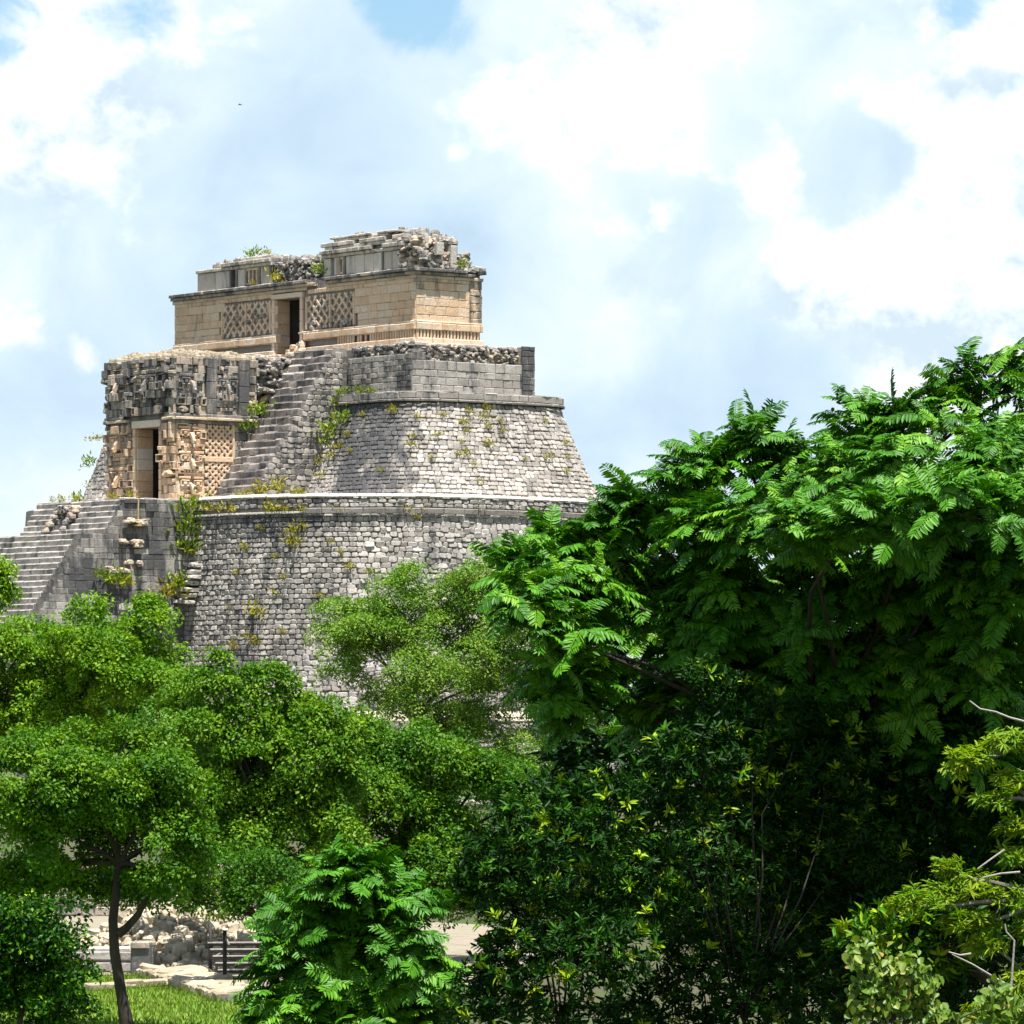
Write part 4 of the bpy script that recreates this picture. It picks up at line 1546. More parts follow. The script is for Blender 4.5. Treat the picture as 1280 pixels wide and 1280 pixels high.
# -- pinnate fronds ------------------------------------------------
def frond_template(pairs=11, arch=.5, seed=0):
    rg = np.random.default_rng(100 + seed)
    t = np.linspace(.10, 1.0, pairs)
    def rach(x):
        return np.stack([x * (1 - .12 * arch * x), np.zeros_like(x) + .05 * np.sin(x * 3 + seed), arch * (.30 * x - .62 * x * x)], -1)
    P, D, N, L, T = [], [], [], [], []
    base = rach(t)
    tang = unit(rach(t + .02) - rach(t - .02))
    for sgn in (-1, 1):
        side_ = np.array((0, sgn, 0.0))
        ll = .27 * np.sin(np.clip(.22 + t * .68, 0, 1) * np.pi) ** .6 + .05
        dr = unit(tang * .55 + side_ * .95 + np.array((0, 0, -.28)) + rg.normal(size=(pairs, 3)) * .10)
        P.append(base + dr * (ll / 2)[:, None]); D.append(dr)
        nn = unit(np.cross(tang, np.broadcast_to(side_, tang.shape)) * sgn)
        nn = np.where(nn[:, 2:3] < 0, -nn, nn)
        N.append(unit(nn + rg.normal(size=(pairs, 3)) * .18)); L.append(ll); T.append(.5 + rg.normal(size=pairs) * .10)
    P.append(rach(np.array([1.06]))); D.append(tang[-1:]); N.append(np.array([[0.3, 0, 1.0]])); L.append(np.array([.2])); T.append(np.array([.6]))
    P, D, N, L, T = [np.concatenate(x) for x in (P, D, N, L, T)]
    V, F, k = leaf_cards(P, D, N, L, L * .27, .10, True)
    tn = np.repeat(T, k)
    xs = np.linspace(0, 1, 5)
    rc = rach(xs)
    w = .010
    RV = np.concatenate([rc + np.array((0, w, 0)), rc - np.array((0, w, 0)), rc + np.array((0, 0, -w * 1.6))])
    RF = []
    for i in range(4):
        for a, b in ((0, 5), (5, 10), (10, 0)):
            RF.append((a + i, a + i + 1, b + i + 1, b + i))
    RF = np.array(RF) + len(V)
    return np.concatenate([V, RV]), np.concatenate([F, RF]), np.concatenate([tn, np.full(15, .75)])


FR = [frond_template(12 + i % 3, .30 + .2 * i, i) for i in range(4)]


def frond_tree(name, label, d, lobes_px, base_px, fork_px, r0, spacing, flen, per=(6, 9), limit=300, tone=(.25, .75), low=-.35, inner=.22, group=None, seen=None):
    lb = lobes_world(lobes_px, d)
    g = at(base_px, 900 + CAM_Z * 6300 / d, d)
    root = tree_root(name, g, label, 'tree', group)
    C, N = crown_points(lobes_world(split_lobes(lobes_px, d, 3), d), spacing, inner, low, (.80, 1.15))
    X, S, T = [], [], []
    for c, n in zip(C, N):
        ax = unit(n * .75 + np.array((0, 0, .75)) + RNG.normal(size=3) * .15)
        a = unit(np.cross(ax, rand_dirs(1)[0])); b = np.cross(ax, a)
        k = int(RNG.integers(per[0], per[1] + 1))
        ph = R(0, 6.28)
        ct = R(*tone)
        for i in range(k):
            th = ph + 2 * math.pi * i / k + R(-.25, .25)
            el = R(.05, .75)
            dr = unit((a * math.cos(th) + b * math.sin(th)) * math.cos(el) + ax * math.sin(el) + RNG.normal(size=3) * .12)
            upv = unit(ax - dr * np.dot(ax, dr))
            sd_ = np.cross(upv, dr)
            m = np.stack([dr, sd_, upv], 1) * flen * R(.55, 1.3)
            X.append(m); S.append(c + RNG.normal(size=3) * .04); T.append(ct + R(-.12, .12) + (.35 if R(0, 1) < .04 else 0))
    X, S, T = np.array(X), np.array(S), np.array(T)
    order = list(range(len(X)))
    # fronds on the camera side of the outer crown show largest
    def key(i):
        p = S[i]
        px, py = proj(p)
        if not (-20 < px < 1300 and py < 1290) or (seen and not seen(px, py)): return 1e9
        return p[1] - 1.4 * p[2] * .6
    order.sort(key=key)
    hero, rest = order[:limit], order[limit:]
    tm = []
    for j in range(8):
        V, F, tn = FR[j % 4]
        tm.append(np_mesh('frond', V, F, np.clip(tn - .12 + .24 * (j // 4), 0, 1)))
        tm[-1].materials.append(M['frond'])
    gl = np.array(g)
    for i in hero:
        o = bpy.data.objects.new('frond', tm[int(RNG.integers(0, 8))])
        COL.objects.link(o)
        o.parent = root
        mm = Matrix([[*X[i][0], S[i][0] - gl[0]], [*X[i][1], S[i][1] - gl[1]], [*X[i][2], S[i][2] - gl[2]], [0, 0, 0, 1]])
        o.matrix_local = mm
    Vs, Fs, Ts, off = [], [], [], 0
    sel = RNG.integers(0, 4, len(rest))
    rest = np.array(rest)
    for j in range(4):
        ii = rest[sel == j]
        V, F, tn = FR[j]
        VV = np.einsum('nij,kj->nki', X[ii], V) + S[ii][:, None]
        FF = F[None] + (np.arange(len(ii)) * len(V))[:, None, None] + off
        Vs.append(VV.reshape(-1, 3)); Fs.append(FF.reshape(-1, 4)); Ts.append((np.clip(tn[None] - .5 + T[ii][:, None], 0, 1)).ravel())
        off += len(ii) * len(V)
    add_crown(np.concatenate(Vs), np.concatenate(Fs), np.concatenate(Ts), M['frond'], root)
    fork = np.array(at(fork_px[0], fork_px[1], d))
    skeleton(root, gl, fork, lb, C, r0, M['bark'], 160)
    return root


# -- whorled narrow leaves ----------------------------------------
def whorl_leaves(C, N, per, L, ratio, tone, young=.12, tilt=(.1, .9)):
    m = len(C)
    ax = unit(N * .7 + np.array((0, 0, .7)) + RNG.normal(size=(m, 3)) * .35)
    a = unit(np.cross(ax, rand_dirs(m))); b = np.cross(ax, a)
    ct = RNG.uniform(tone[0], tone[1], m)
    yg = RNG.random(m) < young
    ct[yg] = RNG.uniform(.82, 1.0, yg.sum())
    idx = np.repeat(np.arange(m), per)
    n = len(idx)
    th = RNG.random(n) * 2 * np.pi
    el = RNG.uniform(tilt[0], tilt[1], n)
    dr = (a[idx] * np.cos(th)[:, None] + b[idx] * np.sin(th)[:, None]) * np.cos(el)[:, None] + ax[idx] * np.sin(el)[:, None]
    LL = RNG.uniform(.65, 1.2, n) * L
    pos = C[idx] + dr * (LL * .55)[:, None] - ax[idx] * (RNG.random(n) * L * .9)[:, None]
    nr = unit(ax[idx] + RNG.normal(size=(n, 3)) * .3)
    V, F, k = leaf_cards(pos, dr, nr, LL, LL * ratio, .12, True)
    tn = np.repeat(np.clip(ct[idx] + RNG.normal(size=n) * .08, 0, 1), k)
    return V, F, tn


def whorl_tree(name, label, d, lobes_px, base_px, fork_px, r0, mat, bark, spacing, per, L, ratio, tone, young=.1, cat='tree', low=-.6, inner=.3, twigs=80, group=None):
    lb = lobes_world(lobes_px, d)
    g = at(base_px, 900 + CAM_Z * 6300 / d, d)
    root = tree_root(name, g, label, cat, group)
    C, N = crown_points(lb, spacing, inner, low)
    V, F, tn = whorl_leaves(C, N, per, L, ratio, tone, young)
    add_crown(V, F, tn, mat, root)
    skeleton(root, np.array(g), np.array(at(fork_px[0], fork_px[1], d)), lb, C, r0, bark, twigs)
    return root


def build_trees():
    # left front tree with the dark leaning trunk
    d = 78
    trunk = [np.array(at(160, 900 + CAM_Z * 6300 / d, d)), np.array(at(152, 1245, d)), np.array(at(143, 1190, d)), np.array(at(141, 1150, d)), np.array(at(149, 1080, d))]
    t = leafy_tree('broadleaf_tree', 'spreading green tree with a bare dark leaning trunk over the lawn', d,
               [(60, 965, 84, 52), (145, 950, 84, 50), (215, 985, 52, 40), (130, 1005, 70, 40), (30, 1020, 66, 44), (95, 1060, 80, 40), (190, 1050, 66, 40), (235, 1045, 34, 44), (60, 1100, 70, 30, 1.0), (120, 1112, 50, 22, 1.4), (185, 1115, 44, 22, 1.2), (225, 1095, 40, 26), (198, 1098, 40, 22, -.3), (10, 1110, 50, 34, 1.5), (100, 1010, 70, 44, .8), (170, 1020, 60, 40, 1.0)], 160, (150, 1080), .095,
               M['small'], M['bark'], .29, 110, .26, .070, twigs=70, trunk_pts=trunk, tone=(.2, .85), low=-.6)
    mb = MB()
    tube(mb, [np.array(at(147, 1168, d)), np.array(at(158, 1160, d)), np.array(at(173, 1143, d)), np.array(at(196, 1092, d - .3))], [.075, .065, .055, .035], 8)
    mb.build('branch', M['bark'], t, smooth=True)
    leafy_tree('broadleaf_tree', 'bright yellow-green tree in front of the great stair, tallest on the left side', 106,
               [(55, 816, 78, 40), (148, 792, 56, 30), (0, 850, 76, 50), (190, 830, 44, 30), (105, 860, 84, 44), (122, 768, 30, 18), (184, 764, 10, 12), (222, 862, 40, 34, 2), (60, 890, 90, 44), (170, 890, 70, 40, 2), (20, 815, 60, 34), (95, 825, 60, 36, -1), (150, 850, 60, 40, -1), (230, 900, 40, 34, 1), (60, 930, 80, 30, 1), (0, 930, 60, 40), (0, 895, 60, 40)], 30, (60, 930), .10,
               M['bright'], M['bark'], .365, 110, .33, .086, tone=(.25, .9), low=-.5)
    leafy_tree('broadleaf_tree', 'rounded green tree before the coursed wall, between the leaning trunk and the wispy tree', 96,
               [(315, 868, 58, 36), (262, 855, 40, 28), (375, 905, 52, 36), (290, 920, 70, 42), (350, 960, 74, 46), (270, 985, 64, 44), (330, 1030, 78, 48), (410, 985, 52, 44), (400, 1050, 60, 46), (270, 1065, 60, 46, 1), (340, 1100, 70, 40), (235, 900, 44, 34, 2), (230, 960, 40, 44, 3), (420, 920, 34, 30), (290, 1120, 60, 34), (310, 960, 60, 44, 1), (250, 930, 40, 40, 2), (360, 1010, 60, 44, 1)], 330, (325, 1060), .11,
               M['small'], M['bark'], .34, 110, .31, .081, tone=(.25, .9), low=-.5)
    leafy_tree('broadleaf_tree', 'dark green tree below the wispy tree, behind the young feathery-leaved tree', 101,
               [(455, 935, 52, 36), (500, 970, 50, 40), (555, 1000, 60, 44), (465, 1020, 70, 50), (620, 1020, 56, 46), (560, 1070, 84, 50), (430, 1080, 56, 50), (500, 1110, 90, 50), (410, 940, 40, 30), (540, 935, 44, 26), (600, 970, 40, 34), (640, 1080, 50, 50), (600, 1120, 60, 40), (385, 1120, 60, 40), (520, 1030, 60, 44, 1), (450, 985, 50, 40, 1), (590, 1040, 50, 40, 1), (640, 1000, 44, 40, 1)], 520, (520, 1090), .11,
               M['small'], M['bark'], .34, 110, .32, .083, tone=(.1, .75), low=-.5)
    leafy_tree('bush', 'dark low leafy branches hanging over the rubble heap and slatted barrier', 90,
               [(260, 1095, 50, 26), (320, 1100, 50, 34), (230, 1120, 40, 16), (300, 1130, 44, 18), (360, 1140, 50, 34)], 345, (330, 1150), .08, M['small'], M['bark'], .40, 110, .30, .078, twigs=40, tone=(.0, .5), cat='bush', low=-.6)
    # open wispy tree with pale limbs
    d = 128
    trunk = [np.array(at(518, 900 + CAM_Z * 6300 / d, d)), np.array(at(514, 1000, d)), np.array(at(517, 905, d))]
    leafy_tree('wispy_tree', 'open pale green tree with thin grey limbs in front of the rubble wall', d,
               [(452, 772, 50, 20), (418, 766, 24, 14), (525, 728, 44, 20), (585, 730, 40, 24), (505, 790, 74, 28), (575, 775, 60, 30), (620, 800, 56, 34), (640, 745, 44, 28, 2), (560, 835, 80, 32), (650, 855, 48, 40), (450, 840, 50, 22), (500, 868, 56, 22), (600, 890, 66, 34), (665, 915, 44, 40), (425, 800, 40, 18), (560, 935, 80, 36), (640, 960, 70, 40), (520, 825, 90, 44), (600, 845, 70, 44), (470, 808, 60, 30), (540, 895, 90, 40), (620, 760, 60, 40), (500, 760, 50, 30)],
               518, (517, 905), .09, M['wispy'], M['bark_pale'], .37, 92, .38, .076, trunk_pts=trunk, twigs=170, tone=(.35, 1.0), flat=.25, inner=.30, low=-.7, upw=1.3, gap=.17)
    leafy_tree('broadleaf_tree', 'grey-green tree at the foot of the pyramid, right of the wispy tree', 140,
               [(630, 985, 60, 50), (690, 990, 54, 60), (585, 985, 50, 50), (720, 930, 50, 60), (660, 1040, 80, 50)], 650, (650, 1040), .14, M['wispy'], M['bark_pale'], .58, 110, .46, .10, tone=(.05, .55), low=-.6, gap=.2)
    # sprig tree at the left edge and the dark bush under the left tree
    leafy_tree('broadleaf_tree', 'small bright crown cut by the left edge beside the great stair', 112,
               [(-55, 785, 50, 40), (-2, 722, 12, 15), (-40, 745, 30, 26), (2, 745, 13, 11)], -40, (-40, 830), .12, M['bright'], M['bark'], .42, 110, .32, .090, tone=(.3, .9), twigs=20)
    leafy_tree('bush', 'dark leafy bush in the bottom left corner before the lawn', 70,
               [(30, 1165, 70, 34), (80, 1150, 40, 22), (20, 1250, 80, 40), (75, 1215, 40, 30), (-10, 1200, 60, 60), (70, 1265, 50, 26), (30, 1205, 60, 40)], 30, (30, 1250), .05, M['gloss'], M['bark'], .26, 70, .26, .075, twigs=30, cat='bush', low=-.7, tone=(.25, .8))  # near-black leaf material stands in for shadow on this bush
    # pinnate trees
    frond_tree('frond_tree', 'young bright green tree of long feather fronds at the bottom of the picture', 46,
               [(440, 1122, 44, 32), (385, 1160, 32, 28), (500, 1148, 38, 32), (362, 1212, 26, 30), (430, 1195, 58, 40), (512, 1212, 42, 40), (400, 1262, 46, 36), (345, 1275, 24, 26), (470, 1270, 58, 36), (535, 1272, 24, 32), (446, 1098, 20, 12), (470, 1300, 60, 30), (390, 1310, 60, 24)], 430, (430, 1290), .07, .22, .36, (6, 9), 300, (.25, .95))
    frond_tree('frond_tree', 'huge dark green tree of drooping feather fronds filling the right side', 42,
               [(648, 718, 28, 22, -.9), (690, 690, 30, 22, -.7), (735, 690, 36, 24, -.6), (660, 762, 34, 30, -1.7), (700, 805, 40, 34, -1.7), (720, 740, 46, 36, -1.2), (715, 850, 44, 40, -.9), (752, 875, 46, 46, -.2), (690, 880, 24, 30, -.4), (770, 720, 50, 50, .2), (790, 780, 50, 50, -.4),
                (800, 680, 30, 44, -.7), (790, 650, 18, 26, -.6), (848, 625, 26, 40, -.8), (880, 590, 32, 30, -.6), (935, 560, 32, 34, -.6), (985, 590, 34, 30, -.5), (900, 680, 70, 50, -1.4), (975, 660, 64, 46, -1.6), (830, 760, 60, 56, -.4),
                (1078, 545, 36, 34, -.8), (1145, 540, 40, 34, -.9), (1210, 500, 40, 36, -.8), (1280, 480, 40, 34, -.8), (1060, 630, 76, 46, -2.0), (1150, 615, 76, 50, -2.2), (1262, 590, 80, 60, -2.3),
                (920, 770, 90, 60, -.9), (1050, 740, 100, 66, -1.3), (1180, 730, 100, 70, -1.5), (1290, 720, 70, 80, -1.6), (880, 850, 90, 60, -.5), (1000, 850, 110, 70, -.7), (1130, 840, 110, 70, -.9), (1250, 830, 90, 80, -1.0),
                (960, 880, 120, 70, 1.8), (1130, 860, 130, 80, 1.8), (1270, 850, 100, 90, 1.6), (850, 890, 70, 60, 1.2), (1080, 930, 80, 50, -.3), (1200, 930, 80, 50, -.3), (1130, 1020, 80, 50, .1), (1240, 1020, 70, 60, .0), (980, 930, 70, 44, .2), (1340, 640, 90, 130, -1), (1010, 670, 54, 30, -3.0), (1110, 660, 80, 32, -3.6), (1230, 640, 80, 36, -3.8)],
               1040, (1040, 980), .06, .225, .30, (6, 9), 300, (.1, .95), low=-.35, inner=.30, seen=lambda x, y: y < 780)
    # dark glossy trees below it
    whorl_tree('glossy_tree', 'added shade-dark tree filling the gaps behind the trunk of the huge frond tree', 54,
               [(760, 960, 90, 100), (880, 960, 110, 120), (1010, 980, 110, 130), (1140, 980, 110, 130), (1260, 980, 110, 130), (830, 1110, 110, 100), (970, 1140, 120, 110), (1110, 1140, 120, 110), (1250, 1140, 120, 110), (720, 1090, 80, 80), (1000, 830, 140, 70), (1200, 820, 140, 70)], 1000, (1000, 1180), .08, M['gloss'], M['bark'], .20, 11, .17, .30, (.0, .35), .0)  # added to darken the gaps; its low leaf tones stand in for shade
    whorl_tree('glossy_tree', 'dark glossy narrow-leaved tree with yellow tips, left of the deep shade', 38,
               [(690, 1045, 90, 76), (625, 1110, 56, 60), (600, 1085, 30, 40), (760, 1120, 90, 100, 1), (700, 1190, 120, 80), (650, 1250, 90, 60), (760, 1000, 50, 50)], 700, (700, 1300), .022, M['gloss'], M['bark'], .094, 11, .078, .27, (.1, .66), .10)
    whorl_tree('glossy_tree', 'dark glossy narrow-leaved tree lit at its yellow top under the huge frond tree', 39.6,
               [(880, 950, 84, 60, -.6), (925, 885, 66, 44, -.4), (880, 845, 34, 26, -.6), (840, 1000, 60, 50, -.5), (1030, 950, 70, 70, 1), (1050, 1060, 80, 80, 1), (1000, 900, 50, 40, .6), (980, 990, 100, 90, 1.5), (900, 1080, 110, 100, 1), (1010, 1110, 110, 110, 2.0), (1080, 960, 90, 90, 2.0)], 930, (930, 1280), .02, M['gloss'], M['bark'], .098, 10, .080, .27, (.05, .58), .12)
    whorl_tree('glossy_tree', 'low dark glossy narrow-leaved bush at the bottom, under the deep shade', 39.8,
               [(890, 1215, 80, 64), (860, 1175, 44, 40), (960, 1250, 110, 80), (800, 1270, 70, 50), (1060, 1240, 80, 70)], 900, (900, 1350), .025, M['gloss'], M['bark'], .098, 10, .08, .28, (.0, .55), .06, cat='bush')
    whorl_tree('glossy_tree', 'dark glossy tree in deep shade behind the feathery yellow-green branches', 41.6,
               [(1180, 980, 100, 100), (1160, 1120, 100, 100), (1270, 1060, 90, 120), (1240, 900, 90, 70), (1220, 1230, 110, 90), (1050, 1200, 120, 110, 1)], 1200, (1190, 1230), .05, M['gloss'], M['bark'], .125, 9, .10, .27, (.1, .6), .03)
    whorl_tree('glossy_tree', 'sunlit dark narrow-leaved branch end reaching left beside the vine', 31.5,
               [(1085, 1165, 42, 26), (1130, 1150, 50, 36), (1190, 1165, 60, 40), (1150, 1200, 60, 36)], 1230, (1240, 1230), .05, M['gloss'], M['bark'], .10, 11, .095, .26, (.45, .85), .2)
    # feathery yellow-green tree at the right edge
    d = 31
    lb = [(1262, 925, 34, 16), (1215, 945, 32, 14), (1195, 960, 20, 10), (1262, 975, 26, 16), (1240, 1000, 26, 12), (1275, 1035, 26, 18), (1270, 1070, 20, 14), (1185, 1085, 22, 14), (1170, 1120, 44, 18), (1130, 1128, 26, 12), (1215, 1105, 36, 20), (1260, 1120, 34, 20), (1215, 1150, 40, 18), (1235, 1180, 26, 14), (1270, 1230, 26, 24), (1240, 1265, 40, 20), (1285, 1160, 20, 24)]
    lw = lobes_world(lb, d)
    g = at(1330, 900 + CAM_Z * 6300 / d, d)
    root = tree_root('feathery_tree', g, 'feathery yellow-green branches with pale bare twigs at the right edge')
    C, N = crown_points(lw, .07, .3, -.6)
    V1, F1, t1 = whorl_leaves(C, N, 16, .062, .20, (.2, .9), .15, (-.2, .5))
    add_crown(V1, F1, t1, M['feather'], root)
    mb = MB()
    stem = [np.array(g), np.array(at(1320, 1250, d)), np.array(at(1300, 1120, d)), np.array(at(1290, 1000, d)), np.array(at(1285, 920, d))]
    tube(mb, stem, [.07, .055, .04, .028, .015], 8)
    mb.build('trunk', M['bark'], root, smooth=True)
    for (c, r) in lw:
        mb = MB()
        j = min(range(1, 5), key=lambda i: np.linalg.norm(stem[i] - c) + (0.4 if stem[i][2] > c[2] + .2 else 0))
        bough(mb, stem[j], c, .018, .006, .05, 5, 5)
        mb.build('branch', M['bark_pale'], root)
    for pts in ([(1212, 876), (1225, 886), (1245, 890), (1262, 897), (1285, 903)], [(1190, 1193), (1215, 1205), (1240, 1220), (1266, 1235)], [(1186, 1190), (1200, 1194), (1214, 1192)], [(1222, 1086), (1240, 1073), (1256, 1062)], [(1228, 1097), (1250, 1092), (1275, 1090)], [(1256, 1155), (1258, 1165), (1268, 1176), (1264, 1235)]):
        mb = MB()
        tube(mb, [np.array(at(x, y, d - .35)) for x, y in pts], [.004 + .004 * i / len(pts) for i in range(len(pts))], 6)
        mb.build('bare_twig', M['twig'], root)
    # broad-leaved vine
    d = 29.5
    lw = lobes_world([(1078, 1195, 14, 24), (1090, 1235, 20, 22), (1082, 1265, 16, 20), (1125, 1210, 26, 14), (1150, 1235, 18, 24), (1118, 1255, 26, 26), (1165, 1275, 18, 16), (1205, 1285, 20, 12), (1250, 1250, 18, 16), (1262, 1272, 26, 16)], d)
    g = at(1130, 900 + CAM_Z * 6300 / d, d)
    root = tree_root('vine', g, 'broad-leaved yellow-green vine climbing at the bottom right corner', 'vine')
    C, N = crown_points(lw, .058, .3, -.7)
    m = len(C)
    idx = np.repeat(np.arange(m), 4)
    n = len(idx)
    pos = C[idx] + RNG.normal(size=(n, 3)) * .035
    nr = unit(N[idx] * .5 + np.array((0, -.5, .8)) + RNG.normal(size=(n, 3)) * .45)
    L = RNG.uniform(.03, .075, n)
    V1, F1, k = leaf_cards(pos, np.array((0, -.3, -.7)) + RNG.normal(size=(n, 3)) * .6, nr, L, L * .66, .2, True)
    add_crown(V1, F1, np.repeat(np.clip(RNG.normal(.5, .22, n), 0, 1), k), M['vine'], root, 'leaves')
    mb = MB()
    tube(mb, [np.array(g), np.array(at(1125, 1330, d)), np.array(at(1115, 1250, d)), np.array(at(1085, 1180, d))], [.02, .016, .011, .004], 6)
    for (c, r) in lw:
        bough(mb, np.array(at(1120, 1320, d)), c, .008, .003, .0, 5, 5)
    mb.build('stem', M['bark'], root)


build_trees()


# ------------------------------------------------------------------ weeds on the masonry
def weed_mesh(seed, n=60, h=.5, spread=.34, leaf=.16, droop=.2, dead=.2):
    rg = np.random.default_rng(seed)
    c = rg.normal(size=(n, 3)) * np.array((spread, spread * .8, spread * .6)) * .55
    c[:, 2] = np.abs(c[:, 2]) + rg.random(n) * h * .35
    dr = unit(c + np.array((0, 0, .35)) + rg.normal(size=(n, 3)) * .25 - np.array((0, 0, droop)))
    nr = unit(rg.normal(size=(n, 3)) + np.array((0, 0, .8)))
    L = rg.uniform(.6, 1.3, n) * leaf
    V, F, k = leaf_cards(c, dr, nr, L, L * .32, .1, True)
    tn = np.repeat(np.clip(rg.normal(.55, .2, n) + (rg.random(n) < dead) * .3, 0, 1), k)
    return np_mesh('weed', V, F, tn)


WEEDS = [weed_mesh(i) for i in range(4)]
WEEDG = [weed_mesh(20 + i, 90, .5, .4, .16, .1, .05) for i in range(3)]
for w_ in WEEDS: w_.materials.append(M['weed'])
for w_ in WEEDG: w_.materials.append(M['weed_green'])


def on_body(body, px, py):
    best, bp = 1e9, None
    for z in np.linspace(body.z0, body.z1, 60):
        r = body.ring(z)[2:110]
        xx = 640 + 6300 * r[:, 0] / r[:, 1]
        yy = 900 - 6300 * (r[:, 2] - CAM_Z) / r[:, 1]
        e = (xx - px) ** 2 + (yy - py) ** 2 + (r[:, 1] - 270) * .4
        i = int(e.argmin())
        if e[i] < best: best, bp = e[i], r[i]
    return bp


def weed(P, s, label, group=None, green=False, name='weed_tuft', sq=1.0):
    me = random.choice(WEEDG if green else WEEDS)
    o = bpy.data.objects.new(name, me)
    COL.objects.link(o)
    o.location = Vector(P) + Vector((0.0, -.12, 0))
    o.rotation_euler = (R(.15, .45), R(-.2, .2), R(0, 6.28) * .2)
    s *= 1.22
    o.scale = (s * R(.85, 1.15), s, s * sq * R(.85, 1.2))
    tag(o, label, 'plant', group)
    return o


ORD = 'first second third fourth fifth sixth seventh eighth ninth tenth eleventh twelfth'.split()


def rank_labels(objs, bands, what, axis=0):
    """one label for each: its band on the wall, then its place from the left"""
    rows = {}
    for o, (x, y) in objs:
        name = next(n for lim, n in bands if y < lim)
        rows.setdefault(name, []).append((x, o))
    for name, row in rows.items():
        row.sort(key=lambda r: r[0])
        for i, (x, o) in enumerate(row):
            if len(row) == 1: w = 'only'
            elif i == 0: w = 'leftmost'
            elif i == len(row) - 1: w = 'rightmost'
            else: w = ORD[i] + ' from left'
            o['label'] = f'{what} {name}, {w}'


